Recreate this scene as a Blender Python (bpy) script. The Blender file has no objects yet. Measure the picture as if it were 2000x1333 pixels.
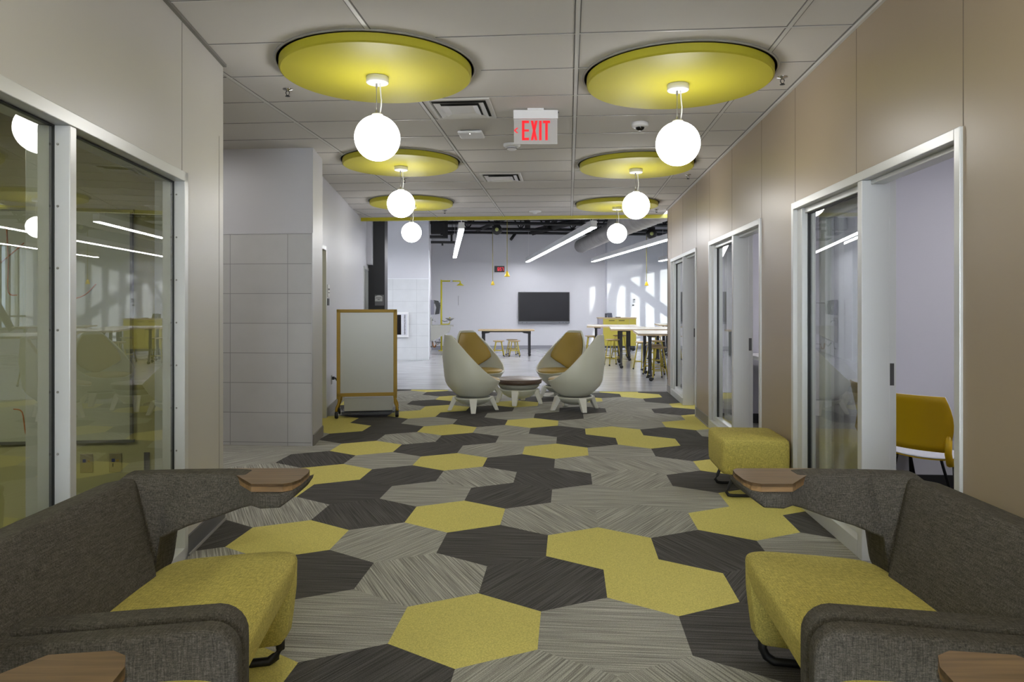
import bpy, bmesh, math, random
from mathutils import Vector, Matrix
random.seed(7)
SC = bpy.context.scene
COL = SC.collection
TH = math.radians(4.62)          # the camera looks this far to the left of the corridor axis
CT, ST = math.cos(TH), math.sin(TH)
EYE = 1.434
CEIL = 3.05
R = math.radians
def W(xc, d):
    """plan point: xc to the right of and d ahead of the tripod, in world metres"""
    return (xc*CT - d*ST, xc*ST + d*CT)

# ------------------------------------------------------------------ materials
MATS = {}
def lin(c):
    return tuple(((v/255.0)/12.92 if v/255.0 <= .04045 else ((v/255.0+.055)/1.055)**2.4) for v in c)
def mat(name, rgb=(128,128,128), rough=.5, metal=0.0, spec=.5, emit=None, estr=0, bump=None, noise=None, coat=0):
    if name in MATS: return MATS[name]
    m = bpy.data.materials.new(name); m.use_nodes = True
    nt = m.node_tree; b = nt.nodes['Principled BSDF']
    c = lin(rgb)
    b.inputs['Base Color'].default_value = (*c, 1)
    b.inputs['Roughness'].default_value = rough
    b.inputs['Metallic'].default_value = metal
    b.inputs['Specular IOR Level'].default_value = spec
    b.inputs['Coat Weight'].default_value = coat
    if emit:
        b.inputs['Emission Color'].default_value = (*emit, 1)
        b.inputs['Emission Strength'].default_value = estr
    if noise or bump:
        tc = nt.nodes.new('ShaderNodeTexCoord')
        mp = nt.nodes.new('ShaderNodeMapping'); nt.links.new(tc.outputs['Object'], mp.inputs['Vector'])
    if noise:      # (scale, amount, (sx,sy,sz), detail)
        sc, am, st, de = noise
        mp.inputs['Scale'].default_value = st
        n = nt.nodes.new('ShaderNodeTexNoise'); n.inputs['Scale'].default_value = sc; n.inputs['Detail'].default_value = de
        nt.links.new(mp.outputs[0], n.inputs['Vector'])
        cr = nt.nodes.new('ShaderNodeMapRange')
        cr.inputs['From Min'].default_value = .3; cr.inputs['From Max'].default_value = .7
        cr.inputs['To Min'].default_value = 1-am; cr.inputs['To Max'].default_value = 1+am
        nt.links.new(n.outputs['Fac'], cr.inputs['Value'])
        mx = nt.nodes.new('ShaderNodeVectorMath'); mx.operation = 'SCALE'
        mx.inputs[0].default_value = c
        nt.links.new(cr.outputs[0], mx.inputs['Scale'])
        nt.links.new(mx.outputs[0], b.inputs['Base Color'])
    if bump:       # (scale, strength, distance)
        n2 = nt.nodes.new('ShaderNodeTexNoise'); n2.inputs['Scale'].default_value = bump[0]; n2.inputs['Detail'].default_value = 3
        nt.links.new(tc.outputs['Object'], n2.inputs['Vector'])
        bp = nt.nodes.new('ShaderNodeBump'); bp.inputs['Strength'].default_value = bump[1]; bp.inputs['Distance'].default_value = bump[2]
        nt.links.new(n2.outputs['Fac'], bp.inputs['Height']); nt.links.new(bp.outputs[0], b.inputs['Normal'])
    MATS[name] = m
    return m

def stripe_mat(name, rgb, ang, am=.38, scale=1.0):
    """tufted carpet tile: fine broken lines running along ang (degrees)"""
    m = bpy.data.materials.new(name); m.use_nodes = True; nt = m.node_tree; L = nt.links
    b = nt.nodes['Principled BSDF']; b.inputs['Roughness'].default_value = .95; b.inputs['Specular IOR Level'].default_value = .15
    tc = nt.nodes.new('ShaderNodeTexCoord')
    mr = nt.nodes.new('ShaderNodeMapping'); mr.inputs['Rotation'].default_value = (0,0,R(-ang))
    L.new(tc.outputs['Object'], mr.inputs['Vector'])
    mp = nt.nodes.new('ShaderNodeMapping'); mp.inputs['Scale'].default_value = (2.2, 130, 1)
    L.new(mr.outputs[0], mp.inputs['Vector'])
    n = nt.nodes.new('ShaderNodeTexNoise'); n.inputs['Scale'].default_value = 1; n.inputs['Detail'].default_value = 2
    L.new(mp.outputs[0], n.inputs['Vector'])
    mp2 = nt.nodes.new('ShaderNodeMapping'); mp2.inputs['Scale'].default_value = (1, 34, 1)
    L.new(mr.outputs[0], mp2.inputs['Vector'])
    n2 = nt.nodes.new('ShaderNodeTexNoise'); n2.inputs['Scale'].default_value = 1; n2.inputs['Detail'].default_value = 1
    L.new(mp2.outputs[0], n2.inputs['Vector'])
    n3 = nt.nodes.new('ShaderNodeTexNoise'); n3.inputs['Scale'].default_value = 260; n3.inputs['Detail'].default_value = 1
    L.new(tc.outputs['Object'], n3.inputs['Vector'])
    def mrng(src, a, b_, lo, hi):
        r_ = nt.nodes.new('ShaderNodeMapRange'); r_.inputs['From Min'].default_value = a; r_.inputs['From Max'].default_value = b_
        r_.inputs['To Min'].default_value = lo; r_.inputs['To Max'].default_value = hi; L.new(src, r_.inputs['Value']); return r_.outputs[0]
    a1 = mrng(n.outputs['Fac'], .35, .68, 1-am, 1+am*1.25)
    a2 = mrng(n2.outputs['Fac'], .3, .7, 1-am*.22, 1+am*.22)
    a3 = mrng(n3.outputs['Fac'], .3, .7, .72, 1.28)
    mu = nt.nodes.new('ShaderNodeMath'); mu.operation = 'MULTIPLY'; L.new(a1, mu.inputs[0]); L.new(a2, mu.inputs[1])
    mu2 = nt.nodes.new('ShaderNodeMath'); mu2.operation = 'MULTIPLY'; L.new(mu.outputs[0], mu2.inputs[0]); L.new(a3, mu2.inputs[1])
    vm = nt.nodes.new('ShaderNodeVectorMath'); vm.operation = 'SCALE'; vm.inputs[0].default_value = lin(rgb); L.new(mu2.outputs[0], vm.inputs['Scale'])
    L.new(vm.outputs[0], b.inputs['Base Color'])
    bp = nt.nodes.new('ShaderNodeBump'); bp.inputs['Strength'].default_value = .35; bp.inputs['Distance'].default_value = .004
    L.new(mu2.outputs[0], bp.inputs['Height']); L.new(bp.outputs[0], b.inputs['Normal'])
    MATS[name] = m; return m

def weave_mat(name, rgb, am=.28, s1=(300,22,22), rough=.9):
    """woven cloth: crossed slubs"""
    m = bpy.data.materials.new(name); m.use_nodes = True; nt = m.node_tree; L = nt.links
    b = nt.nodes['Principled BSDF']; b.inputs['Roughness'].default_value = rough; b.inputs['Specular IOR Level'].default_value = .2
    tc = nt.nodes.new('ShaderNodeTexCoord')
    outs = []
    for sc in ((s1[0], s1[0], s1[1]), (s1[1], s1[0], s1[0]), (s1[0], s1[1], s1[0])):
        mp = nt.nodes.new('ShaderNodeMapping'); mp.inputs['Scale'].default_value = sc; L.new(tc.outputs['Object'], mp.inputs['Vector'])
        n = nt.nodes.new('ShaderNodeTexNoise'); n.inputs['Scale'].default_value = 1; n.inputs['Detail'].default_value = 2
        L.new(mp.outputs[0], n.inputs['Vector'])
        r_ = nt.nodes.new('ShaderNodeMapRange'); r_.inputs['From Min'].default_value = .3; r_.inputs['From Max'].default_value = .7
        r_.inputs['To Min'].default_value = 1-am; r_.inputs['To Max'].default_value = 1+am; L.new(n.outputs['Fac'], r_.inputs['Value']); outs.append(r_.outputs[0])
    mu = nt.nodes.new('ShaderNodeMath'); mu.operation = 'MULTIPLY'; L.new(outs[0], mu.inputs[0]); L.new(outs[1], mu.inputs[1]); m1 = mu
    mu = nt.nodes.new('ShaderNodeMath'); mu.operation = 'MULTIPLY'; L.new(m1.outputs[0], mu.inputs[0]); L.new(outs[2], mu.inputs[1])
    vm = nt.nodes.new('ShaderNodeVectorMath'); vm.operation = 'SCALE'; vm.inputs[0].default_value = lin(rgb); L.new(mu.outputs[0], vm.inputs['Scale'])
    L.new(vm.outputs[0], b.inputs['Base Color'])
    bp = nt.nodes.new('ShaderNodeBump'); bp.inputs['Strength'].default_value = .3; bp.inputs['Distance'].default_value = .002
    L.new(mu.outputs[0], bp.inputs['Height']); L.new(bp.outputs[0], b.inputs['Normal'])
    MATS[name] = m; return m

def wood_mat(name, rgb, axis=0, am=.3, rough=.4):
    m = bpy.data.materials.new(name); m.use_nodes = True; nt = m.node_tree; L = nt.links
    b = nt.nodes['Principled BSDF']; b.inputs['Roughness'].default_value = rough
    tc = nt.nodes.new('ShaderNodeTexCoord'); mp = nt.nodes.new('ShaderNodeMapping')
    sc = [60,60,60]; sc[axis] = 3.5
    mp.inputs['Scale'].default_value = sc; L.new(tc.outputs['Object'], mp.inputs['Vector'])
    n = nt.nodes.new('ShaderNodeTexNoise'); n.inputs['Scale'].default_value = 1; n.inputs['Detail'].default_value = 4; n.inputs['Distortion'].default_value = .6
    L.new(mp.outputs[0], n.inputs['Vector'])
    r_ = nt.nodes.new('ShaderNodeMapRange'); r_.inputs['From Min'].default_value = .3; r_.inputs['From Max'].default_value = .7
    r_.inputs['To Min'].default_value = 1-am; r_.inputs['To Max'].default_value = 1+am; L.new(n.outputs['Fac'], r_.inputs['Value'])
    vm = nt.nodes.new('ShaderNodeVectorMath'); vm.operation = 'SCALE'; vm.inputs[0].default_value = lin(rgb); L.new(r_.outputs[0], vm.inputs['Scale'])
    L.new(vm.outputs[0], b.inputs['Base Color'])
    MATS[name] = m; return m

def glass_mat(name, tint, ior=1.5, boost=1.0, rough=0.0):
    m = bpy.data.materials.new(name); m.use_nodes = True; nt = m.node_tree; L = nt.links
    nt.nodes.remove(nt.nodes['Principled BSDF']); out = nt.nodes['Material Output']
    tr = nt.nodes.new('ShaderNodeBsdfTransparent'); tr.inputs['Color'].default_value = (*tint, 1)
    gl = nt.nodes.new('ShaderNodeBsdfGlossy'); gl.inputs['Roughness'].default_value = rough
    fr = nt.nodes.new('ShaderNodeFresnel'); fr.inputs['IOR'].default_value = ior
    ge = nt.nodes.new('ShaderNodeNewGeometry'); inv = nt.nodes.new('ShaderNodeMath'); inv.operation = 'SUBTRACT'; inv.inputs[0].default_value = boost
    bk = nt.nodes.new('ShaderNodeMath'); bk.operation = 'MULTIPLY'; bk.inputs[1].default_value = boost; L.new(ge.outputs['Backfacing'], bk.inputs[0]); L.new(bk.outputs[0], inv.inputs[1])
    mu = nt.nodes.new('ShaderNodeMath'); mu.operation = 'MULTIPLY'; mu.use_clamp = True
    L.new(fr.outputs[0], mu.inputs[0]); L.new(inv.outputs[0], mu.inputs[1])
    mx = nt.nodes.new('ShaderNodeMixShader'); L.new(mu.outputs[0], mx.inputs[0]); L.new(tr.outputs[0], mx.inputs[1]); L.new(gl.outputs[0], mx.inputs[2])
    L.new(mx.outputs[0], out.inputs['Surface']); MATS[name] = m; return m

def tile_mat(name, rgb, grout, bw, bh, ox=0, oz=0, axis='x', mortar=.004):
    """stacked wall tiles laid from real joints"""
    m = bpy.data.materials.new(name); m.use_nodes = True; nt = m.node_tree; L = nt.links
    b = nt.nodes['Principled BSDF']; b.inputs['Roughness'].default_value = .45
    tc = nt.nodes.new('ShaderNodeTexCoord'); sp = nt.nodes.new('ShaderNodeSeparateXYZ'); L.new(tc.outputs['Object'], sp.inputs[0])
    cb = nt.nodes.new('ShaderNodeCombineXYZ'); L.new(sp.outputs['X' if axis == 'x' else 'Y'], cb.inputs[0]); L.new(sp.outputs['Z'], cb.inputs[1])
    mp = nt.nodes.new('ShaderNodeMapping'); mp.inputs['Location'].default_value = (-ox, -oz, 0); L.new(cb.outputs[0], mp.inputs['Vector'])
    br = nt.nodes.new('ShaderNodeTexBrick'); br.offset = 0; br.squash = 1
    br.inputs['Scale'].default_value = 1; br.inputs['Brick Width'].default_value = bw; br.inputs['Row Height'].default_value = bh
    br.inputs['Mortar Size'].default_value = mortar; br.inputs['Mortar Smooth'].default_value = 0
    c = lin(rgb); br.inputs['Color1'].default_value = (*c, 1); br.inputs['Color2'].default_value = (c[0]*.95, c[1]*.95, c[2]*.95, 1)
    br.inputs['Mortar'].default_value = (*lin(grout), 1)
    L.new(mp.outputs[0], br.inputs['Vector'])
    n = nt.nodes.new('ShaderNodeTexNoise'); n.inputs['Scale'].default_value = 4; n.inputs['Detail'].default_value = 5; L.new(tc.outputs['Object'], n.inputs['Vector'])
    r_ = nt.nodes.new('ShaderNodeMapRange'); r_.inputs['To Min'].default_value = .9; r_.inputs['To Max'].default_value = 1.08; L.new(n.outputs['Fac'], r_.inputs['Value'])
    vm = nt.nodes.new('ShaderNodeVectorMath'); vm.operation = 'SCALE'; L.new(br.outputs['Color'], vm.inputs[0]); L.new(r_.outputs[0], vm.inputs['Scale'])
    L.new(vm.outputs[0], b.inputs['Base Color']); MATS[name] = m; return m

WALL_L = mat('paint_light_grey', (190,187,182), .38, bump=(90,.05,.002))
WALL_R = mat('paint_beige', (160,144,122), .36, bump=(90,.05,.002))
WALL_B = mat('paint_cool_white', (203,203,209), .5)
WALL_O = mat('paint_olive', (186,181,130), .6)
WALL_ROOM = mat('paint_pale_lavender', (205,204,214), .6)
CEILM = mat('ceiling_tile', (205,201,197), .85, bump=(300,.06,.001))
TBAR = mat('ceiling_tbar_white', (205,203,200), .45)
TGAP = mat('ceiling_joint_shadow', (120,118,116), .8)
FRAME = mat('frame_aluminium_white', (205,206,205), .3, metal=.15)
GASK = mat('gasket_black', (14,16,16), .5)
BASEB = mat('baseboard_dark_grey', (92,92,94), .5)
BASEG = mat('baseboard_grey', (128,124,118), .5)
YPAINT = mat('yellow_paint', (190,180,38), .3)
YDISC = mat('yellow_disc_satin', (182,174,50), .48, spec=.3)
YMUST = mat('mustard_enamel', (154,122,6), .5)
YSTOOL = mat('yellow_stool_enamel', (182,164,50), .35)
WHITE = mat('white_plastic', (225,225,226), .4)
OFFW = mat('shell_offwhite', (205,205,190), .38)
OFFW2 = mat('leg_offwhite', (222,220,208), .4)
BLACK = mat('black_satin', (18,18,19), .4)
STEELB = mat('black_steel', (24,24,26), .5)
CHAR = mat('charcoal_paint', (38,38,40), .45)
CHROME = mat('chrome', (200,200,200), .15, metal=1)
STEEL = mat('stainless', (150,148,142), .35, metal=.8)
DUCTM = mat('galvanised_duct', (132,130,128), .45, metal=.5, noise=(3,.15,(1,1,1),3))
GOLD = mat('ochre_upholstery', (164,138,62), .5, bump=(200,.1,.001))
COPPER = mat('copper', (150,100,60), .3, metal=1)
BOARD = mat('whiteboard_panel', (178,178,170), .3)
BOARD2 = mat('wall_whiteboard', (196,198,180), .22)
SCREEN = mat('dark_screen', (34,34,38), .22)
SILVER = mat('silver_plastic', (120,122,128), .35, metal=.4)
DARKG = mat('dark_grey_laminate', (62,64,68), .5)
PLY = wood_mat('plywood_pale', (178,156,120), 0, .12, .5)
WALN = wood_mat('walnut_x', (122,98,69), 0, .3, .38)
WALNE = wood_mat('walnut_edge', (138,108,72), 0, .35, .45)
TTOP = wood_mat('tabletop_grey_wood', (140,128,118), 0, .12, .4)
TEDGE = wood_mat('tabletop_dark_edge', (84,66,54), 0, .2, .4)
GREYF = weave_mat('grey_woven_cloth', (84,80,73), .3)
YELF = weave_mat('yellow_woven_cloth', (192,179,98), .2, (300,40,40))
GLOBE = mat('opal_globe', (255,255,255), .3, emit=(1,.985,.96), estr=8.5)
LED = mat('led_diffuser', (255,255,255), .4, emit=(.95,.965,1.0), estr=26)
TROF = mat('troffer_diffuser', (255,255,255), .4, emit=(1,.985,.98), estr=8)
REDL = mat('red_led', (120,5,10), .4, emit=(1,.03,.06), estr=.9)
REDX = mat('red_exit_letter', (190,4,16), .4, emit=(1,.005,.015), estr=.42)
CLOCKB = mat('clock_black', (20,14,15), .3)
EXITP = mat('exit_acrylic', (176,174,172), .25, emit=(.6,.5,.5), estr=.02)
TILE1 = tile_mat('tile_grey_large', (182,181,180), (132,131,131), .61, .305, ox=-2.865, oz=.035, mortar=.003)
TILE2 = tile_mat('tile_pale_large', (205,207,210), (180,182,186), .61, .305, ox=-.95, oz=.03)
GLASS_L = glass_mat('glass_olive_tint', (.92,.94,.86), 1.5, 1.7)
GLASS_R = glass_mat('glass_clear', (.94,.96,.955), 1.5, 1.6)
CONC = mat('polished_concrete', (158,158,162), .2, noise=(1.6,.13,(1,2.2,1),6))

# ------------------------------------------------------------------ mesh helpers
class MB:
    def __init__(s): s.bm = bmesh.new(); s.mi = 0; s.xf = None
    def _v(s, co):
        co = Vector(co)
        if s.xf is not None: co = s.xf @ co
        return s.bm.verts.new(co)
    def face(s, vs, smooth=False):
        try: f = s.bm.faces.new(vs)
        except ValueError: return None
        f.material_index = s.mi; f.smooth = smooth; return f
    def box(s, x0, x1, y0, y1, z0, z1):
        v = [s._v((x, y, z)) for z in (z0, z1) for y in (y0, y1) for x in (x0, x1)]
        for q in ((0,2,3,1),(4,5,7,6),(0,1,5,4),(2,6,7,3),(0,4,6,2),(1,3,7,5)): s.face([v[i] for i in q])
        return s
    def cbox(s, c, d, rot=0):
        M = Matrix.Translation(c) @ Matrix.Rotation(rot, 4, 'Z'); old = s.xf
        s.xf = M if old is None else old @ M
        s.box(-d[0]/2, d[0]/2, -d[1]/2, d[1]/2, -d[2]/2, d[2]/2); s.xf = old; return s
    def tube(s, pts, r, n=10, cap=True, r2=None):
        pts = [Vector(p) for p in pts]; rings = []
        m = len(pts)
        for i, p in enumerate(pts):
            if i == 0: t = pts[1]-pts[0]
            elif i == m-1: t = pts[-1]-pts[-2]
            else: t = (pts[i+1]-p).normalized() + (p-pts[i-1]).normalized()
            t.normalize()
            a = Vector((0,0,1)) if abs(t.z) < .93 else Vector((1,0,0))
            u = t.cross(a).normalized(); w = t.cross(u).normalized()
            rr = r if r2 is None else r + (r2-r)*i/(m-1)
            rings.append([s._v(p + (u*math.cos(2*math.pi*k/n) + w*math.sin(2*math.pi*k/n))*rr) for k in range(n)])
        for a, b in zip(rings, rings[1:]):
            for k in range(n): s.face([a[k], a[(k+1)%n], b[(k+1)%n], b[k]], True)
        if cap: s.face(rings[0][::-1]); s.face(rings[-1])
        return s
    def lathe(s, prof, c=(0,0,0), n=32, smooth=True, close=False):
        rings = []
        for r_, z in prof:
            rings.append([s._v((c[0]+r_*math.cos(2*math.pi*k/n), c[1]+r_*math.sin(2*math.pi*k/n), c[2]+z)) for k in range(n)])
        for a, b in zip(rings, rings[1:]):
            for k in range(n): s.face([a[k], a[(k+1)%n], b[(k+1)%n], b[k]], smooth)
        if prof[0][0] > 1e-4: s.face(rings[0][::-1])
        if prof[-1][0] > 1e-4: s.face(rings[-1])
        return s
    def prism(s, poly, z0, z1):
        a = [s._v((x, y, z0)) for x, y in poly]; b = [s._v((x, y, z1)) for x, y in poly]; n = len(poly)
        s.face(a[::-1]); s.face(b)
        for k in range(n): s.face([a[k], a[(k+1)%n], b[(k+1)%n], b[k]])
        return s
    def strip(s, prof, off):
        """extrude a closed 3-D outline by vector off"""
        off = Vector(off); a = [s._v(p) for p in prof]; b = [s._v(Vector(p)+off) for p in prof]; n = len(prof)
        s.face(a[::-1]); s.face(b)
        for k in range(n): s.face([a[k], a[(k+1)%n], b[(k+1)%n], b[k]])
        return s
    def loft(s, rings, cap=True, smooth=True, closed=True):
        R_ = [[s._v(p) for p in r_] for r_ in rings]; n = len(R_[0])
        for a, b in zip(R_, R_[1:]):
            for k in range(n if closed else n-1): s.face([a[k], a[(k+1)%n], b[(k+1)%n], b[k]], smooth)
        if cap: s.face(R_[0][::-1], smooth); s.face(R_[-1], smooth)
        return s
    def sphere(s, c, r, n=24, m=14, sx=1, sy=1, sz=1):
        rings = []
        for i in range(1, m):
            a = math.pi*i/m
            rings.append([s._v((c[0]+sx*r*math.sin(a)*math.cos(2*math.pi*k/n), c[1]+sy*r*math.sin(a)*math.sin(2*math.pi*k/n), c[2]+sz*r*math.cos(a))) for k in range(n)])
        t = s._v((c[0], c[1], c[2]+sz*r)); b = s._v((c[0], c[1], c[2]-sz*r))
        for k in range(n):
            s.face([t, rings[0][k], rings[0][(k+1)%n]], True); s.face([b, rings[-1][(k+1)%n], rings[-1][k]], True)
        for a_, b_ in zip(rings, rings[1:]):
            for k in range(n): s.face([a_[k], b_[k], b_[(k+1)%n], a_[(k+1)%n]], True)
        return s
    def build(s, name, mats, parent=None, bevel=0, seg=2, sub=0, loc=None, auto=False):
        bmesh.ops.recalc_face_normals(s.bm, faces=s.bm.faces)
        me = bpy.data.meshes.new(name); s.bm.to_mesh(me); s.bm.free()
        for m in (mats if isinstance(mats, (list, tuple)) else [mats]): me.materials.append(m)
        o = bpy.data.objects.new(name, me); COL.objects.link(o)
        if parent is not None: o.parent = parent
        if loc is not None: o.location = loc
        if bevel:
            b = o.modifiers.new('bevel', 'BEVEL'); b.width = bevel; b.segments = seg; b.limit_method = 'ANGLE'; b.angle_limit = R(40); b.harden_normals = False
        if sub:
            b = o.modifiers.new('sub', 'SUBSURF'); b.levels = sub; b.render_levels = sub
        if bevel and seg > 2:
            for p in me.polygons: p.use_smooth = True
        return o

def tag(o, label, cat, group=None, kind=None):
    o['label'] = label; o['category'] = cat
    if group: o['group'] = group
    if kind: o['kind'] = kind
    return o
def thing(name, label, cat, loc=(0,0,0), rz=0, group=None):
    o = bpy.data.objects.new(name, None); COL.objects.link(o)
    o.empty_display_size = .1
    o.location = loc; o.rotation_euler = (0,0,rz)
    return tag(o, label, cat, group)
def struct(name, mb, mats, **k):
    o = mb.build(name, mats, **k); o['kind'] = 'structure'; return o
def dup(root, loc, rz, label, group=None):
    r_ = root.copy(); COL.objects.link(r_); r_.location = loc; r_.rotation_euler = (0,0,rz); r_['label'] = label
    if group: r_['group'] = group
    for ch in list(root.children):
        c = ch.copy(); COL.objects.link(c); c.parent = r_
        for g in ch.children:
            d = g.copy(); COL.objects.link(d); d.parent = c
    return r_
def text_mesh(txt, size, name, m, parent=None, loc=(0,0,0), rot=(0,0,0), depth=.002, align='CENTER'):
    cu = bpy.data.curves.new(name, 'FONT'); cu.body = txt; cu.size = size; cu.extrude = depth; cu.align_x = align; cu.align_y = 'CENTER'
    t = bpy.data.objects.new('tmp_text', cu); COL.objects.link(t)
    dg = bpy.context.evaluated_depsgraph_get(); me = bpy.data.meshes.new_from_object(t.evaluated_get(dg))
    bpy.data.objects.remove(t); bpy.data.curves.remove(cu)
    me.materials.clear(); me.materials.append(m)
    o = bpy.data.objects.new(name, me); COL.objects.link(o); o.parent = parent; o.location = loc; o.rotation_euler = rot
    return o
def rring(corners, n=20, p=4.5):
    """rounded outline through four 3-D corners (bilinear superellipse)"""
    a, b, c, d = [Vector(q) for q in corners]; out = []
    for k in range(n):
        t = 2*math.pi*(k+.5)/n
        u = abs(math.cos(t))**(2/p)*(1 if math.cos(t) > 0 else -1); v = abs(math.sin(t))**(2/p)*(1 if math.sin(t) > 0 else -1)
        u = (u+1)/2; v = (v+1)/2
        out.append(a*(1-u)*(1-v) + b*u*(1-v) + c*u*v + d*(1-u)*v)
    return out
def closed_loft(mb, secs, n=20, p=4.5, endscale=.86, bulge=.012):
    """loft with softly closed ends"""
    rings = [rring(q, n, p) for q in secs]
    def shrink(r_, k, off):
        c = sum(r_, Vector())/len(r_); return [c+(v-c)*k+off for v in r_]
    d0 = (sum(rings[0], Vector())/n-sum(rings[1], Vector())/n).normalized()*bulge
    d1 = (sum(rings[-1], Vector())/n-sum(rings[-2], Vector())/n).normalized()*bulge
    rings = [shrink(rings[0], endscale*.7, d0), shrink(rings[0], endscale, d0*.8)] + rings + [shrink(rings[-1], endscale, d1*.8), shrink(rings[-1], endscale*.7, d1)]
    mb.loft(rings); return mb

# ------------------------------------------------------------------ camera
cam = bpy.data.cameras.new('camera'); co = bpy.data.objects.new('camera', cam); COL.objects.link(co)
cam.sensor_width = 36; cam.lens = 1375*36/2000; cam.shift_y = (597.8-666.5)/2000
cam.clip_start = .05; cam.clip_end = 200
co.location = (0,0,EYE); co.rotation_euler = (math.pi/2, 0, TH); SC.camera = co

# ------------------------------------------------------------------ slanted building grid
AL = math.atan(.18); CA, SA = math.cos(AL), math.sin(AL)
def S(u, v): return (u*CA - v*SA, u*SA + v*CA)        # slanted grid (u right, v ahead) to world
A0 = Vector((-2.177, 3.851, 0)); LD = Vector((-.187, 1, 0)).normalized(); LN = Vector((LD.y, -LD.x, 0))
LM = Matrix(((LN.x, LD.x, 0, A0.x), (LN.y, LD.y, 0, A0.y), (0,0,1,0), (0,0,0,1)))   # local x = out into corridor, y = along left wall

# ------------------------------------------------------------------ floor: hexagonal carpet tiles + concrete
HX = {-1: {-3:'Y',-2:'D0',-1:'Y',0:'D1',1:'L1',2:'L2',3:'D0'},
 -2: {-2:'L1',-1:'D0',0:'Y',1:'L0',2:'D2',3:'Y'},
 0: {-3:'L1',-2:'D2',-1:'L0',0:'Y',1:'L0',2:'D0',3:'Y'},
 1: {-4:'D0',-3:'L2',-2:'D0',-1:'L2',0:'D1',1:'Y',2:'D1',3:'L0'},
 2: {-4:'D1',-3:'Y',-2:'L1',-1:'D0',0:'Y',1:'D2',2:'L0',3:'D1'},
 3: {-7:'D0',-6:'L1',-5:'D1',-4:'L2',-3:'D2',-2:'Y',-1:'L2',0:'L1',1:'Y',2:'D2'},
 4: {-8:'L0',-7:'D2',-6:'L1',-5:'Y',-4:'D0',-3:'L0',-2:'D1',-1:'L0',0:'L0',1:'Y',2:'D0'},
 5: {-9:'D0',-8:'L0',-7:'L1',-6:'L2',-5:'Y',-4:'D1',-3:'L2',-2:'D2',-1:'L1',0:'D0',1:'Y'},
 6: {-9:'L0',-8:'L0',-7:'L1',-6:'D2',-5:'L0',-4:'Y',-3:'D0',-2:'L2',-1:'L2',0:'Y',1:'D0'},
 7: {-9:'L1',-8:'L0',-7:'L0',-6:'Y',-5:'D1',-4:'L1',-3:'Y',-2:'L0',-1:'D1',0:'D0'},
 8: {-9:'L0',-8:'L0',-7:'D1',-6:'L2',-5:'D2',-4:'L0',-3:'D2',-2:'Y',-1:'D0',0:'L0'},
 9: {-9:'L0',-8:'Y',-7:'D0',-6:'Y',-5:'L1',-4:'D1',-3:'Y',-2:'D2',-1:'L0'},
 10:{-10:'L2',-9:'Y',-8:'D0',-7:'L0',-6:'D2',-5:'Y',-4:'L2',-3:'L0',-2:'Y'},
 11:{-10:'L0',-9:'D0',-8:'Y',-7:'D1',-6:'L0',-5:'D1',-4:'L1',-3:'L2',-2:'Y'},
 12:{-10:'D0',-9:'L2',-8:'Y',-7:'D0',-6:'L1',-5:'D1',-4:'L2',-3:'D1'},
 13:{-10:'L0',-9:'D0',-8:'L2',-7:'Y',-6:'L0',-5:'L1',-4:'L0',-3:'Y'},
 14:{-11:'L0',-10:'L2',-9:'Y',-8:'L0',-7:'D0',-6:'Y',-5:'L1',-4:'D0',-3:'L0'},
 15:{-11:'L1',-10:'D2',-9:'D0',-8:'L0',-7:'L1',-6:'D0',-5:'Y',-4:'D0'},
 16:{-12:'D0',-11:'Y',-10:'L0',-9:'L2',-8:'D1',-7:'L0',-6:'Y',-5:'D0',-4:'D0'}}
YC = mat('carpet_yellow', (208,197,114), .95, spec=.1, noise=(170,.2,(1,1,1),3), bump=(400,.3,.003))
cm = {'Y': 0}
cmats = [YC]
for key, rgb in (('D', (82,80,78)), ('L', (156,154,146))):
    for i, a in enumerate((0, 60, 120)):
        cm[key+str(i)] = len(cmats); cmats.append(stripe_mat('carpet_%s_%d' % ('dark' if key == 'D' else 'light', i), rgb, a))
mb = MB()
HS = .366; END = 11.82
rnd = random.Random(3)
def clip_y(poly, lim):
    out = []
    for i in range(len(poly)):
        p, q = poly[i], poly[(i+1) % len(poly)]
        if p[1] <= lim: out.append(p)
        if (p[1] <= lim) != (q[1] <= lim):
            t = (lim-p[1])/(q[1]-p[1]); out.append((p[0]+t*(q[0]-p[0]), lim))
    return out
for b in range(-9, 18):
    for a in range(-22, 12):
        x = -.447+.634*(a+b/2); y = 3.109+.549*b
        if x < -7 or x > 2.1: continue
        k = HX.get(b, {}).get(a)
        if k is None: k = rnd.choice(['Y','D0','D1','D2','L0','L1','L2','L0'])
        poly = clip_y([(x+HS*math.cos(R(30+60*i)), y+HS*math.sin(R(30+60*i))) for i in range(6)], END)
        if len(poly) < 3: continue
        mb.mi = cm[k]; mb.face([mb._v((px, py, .004)) for px, py in poly])
struct('floor', mb, cmats)
mb = MB(); mb.prism([(-16,END-.02),(16,END-.02),(16,30),(-16,30)], -.1, .002)
struct('floor', mb, CONC)
mb = MB(); mb.box(-9, 6, -6, END-.02, -.1, 0); struct('floor', mb, mat('subfloor_grey', (90,90,90), .9))
mb = MB(); mb.box(-6, 1.65, END, END+.03, .002, .008); struct('trim_1', mb, BASEB)

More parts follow.
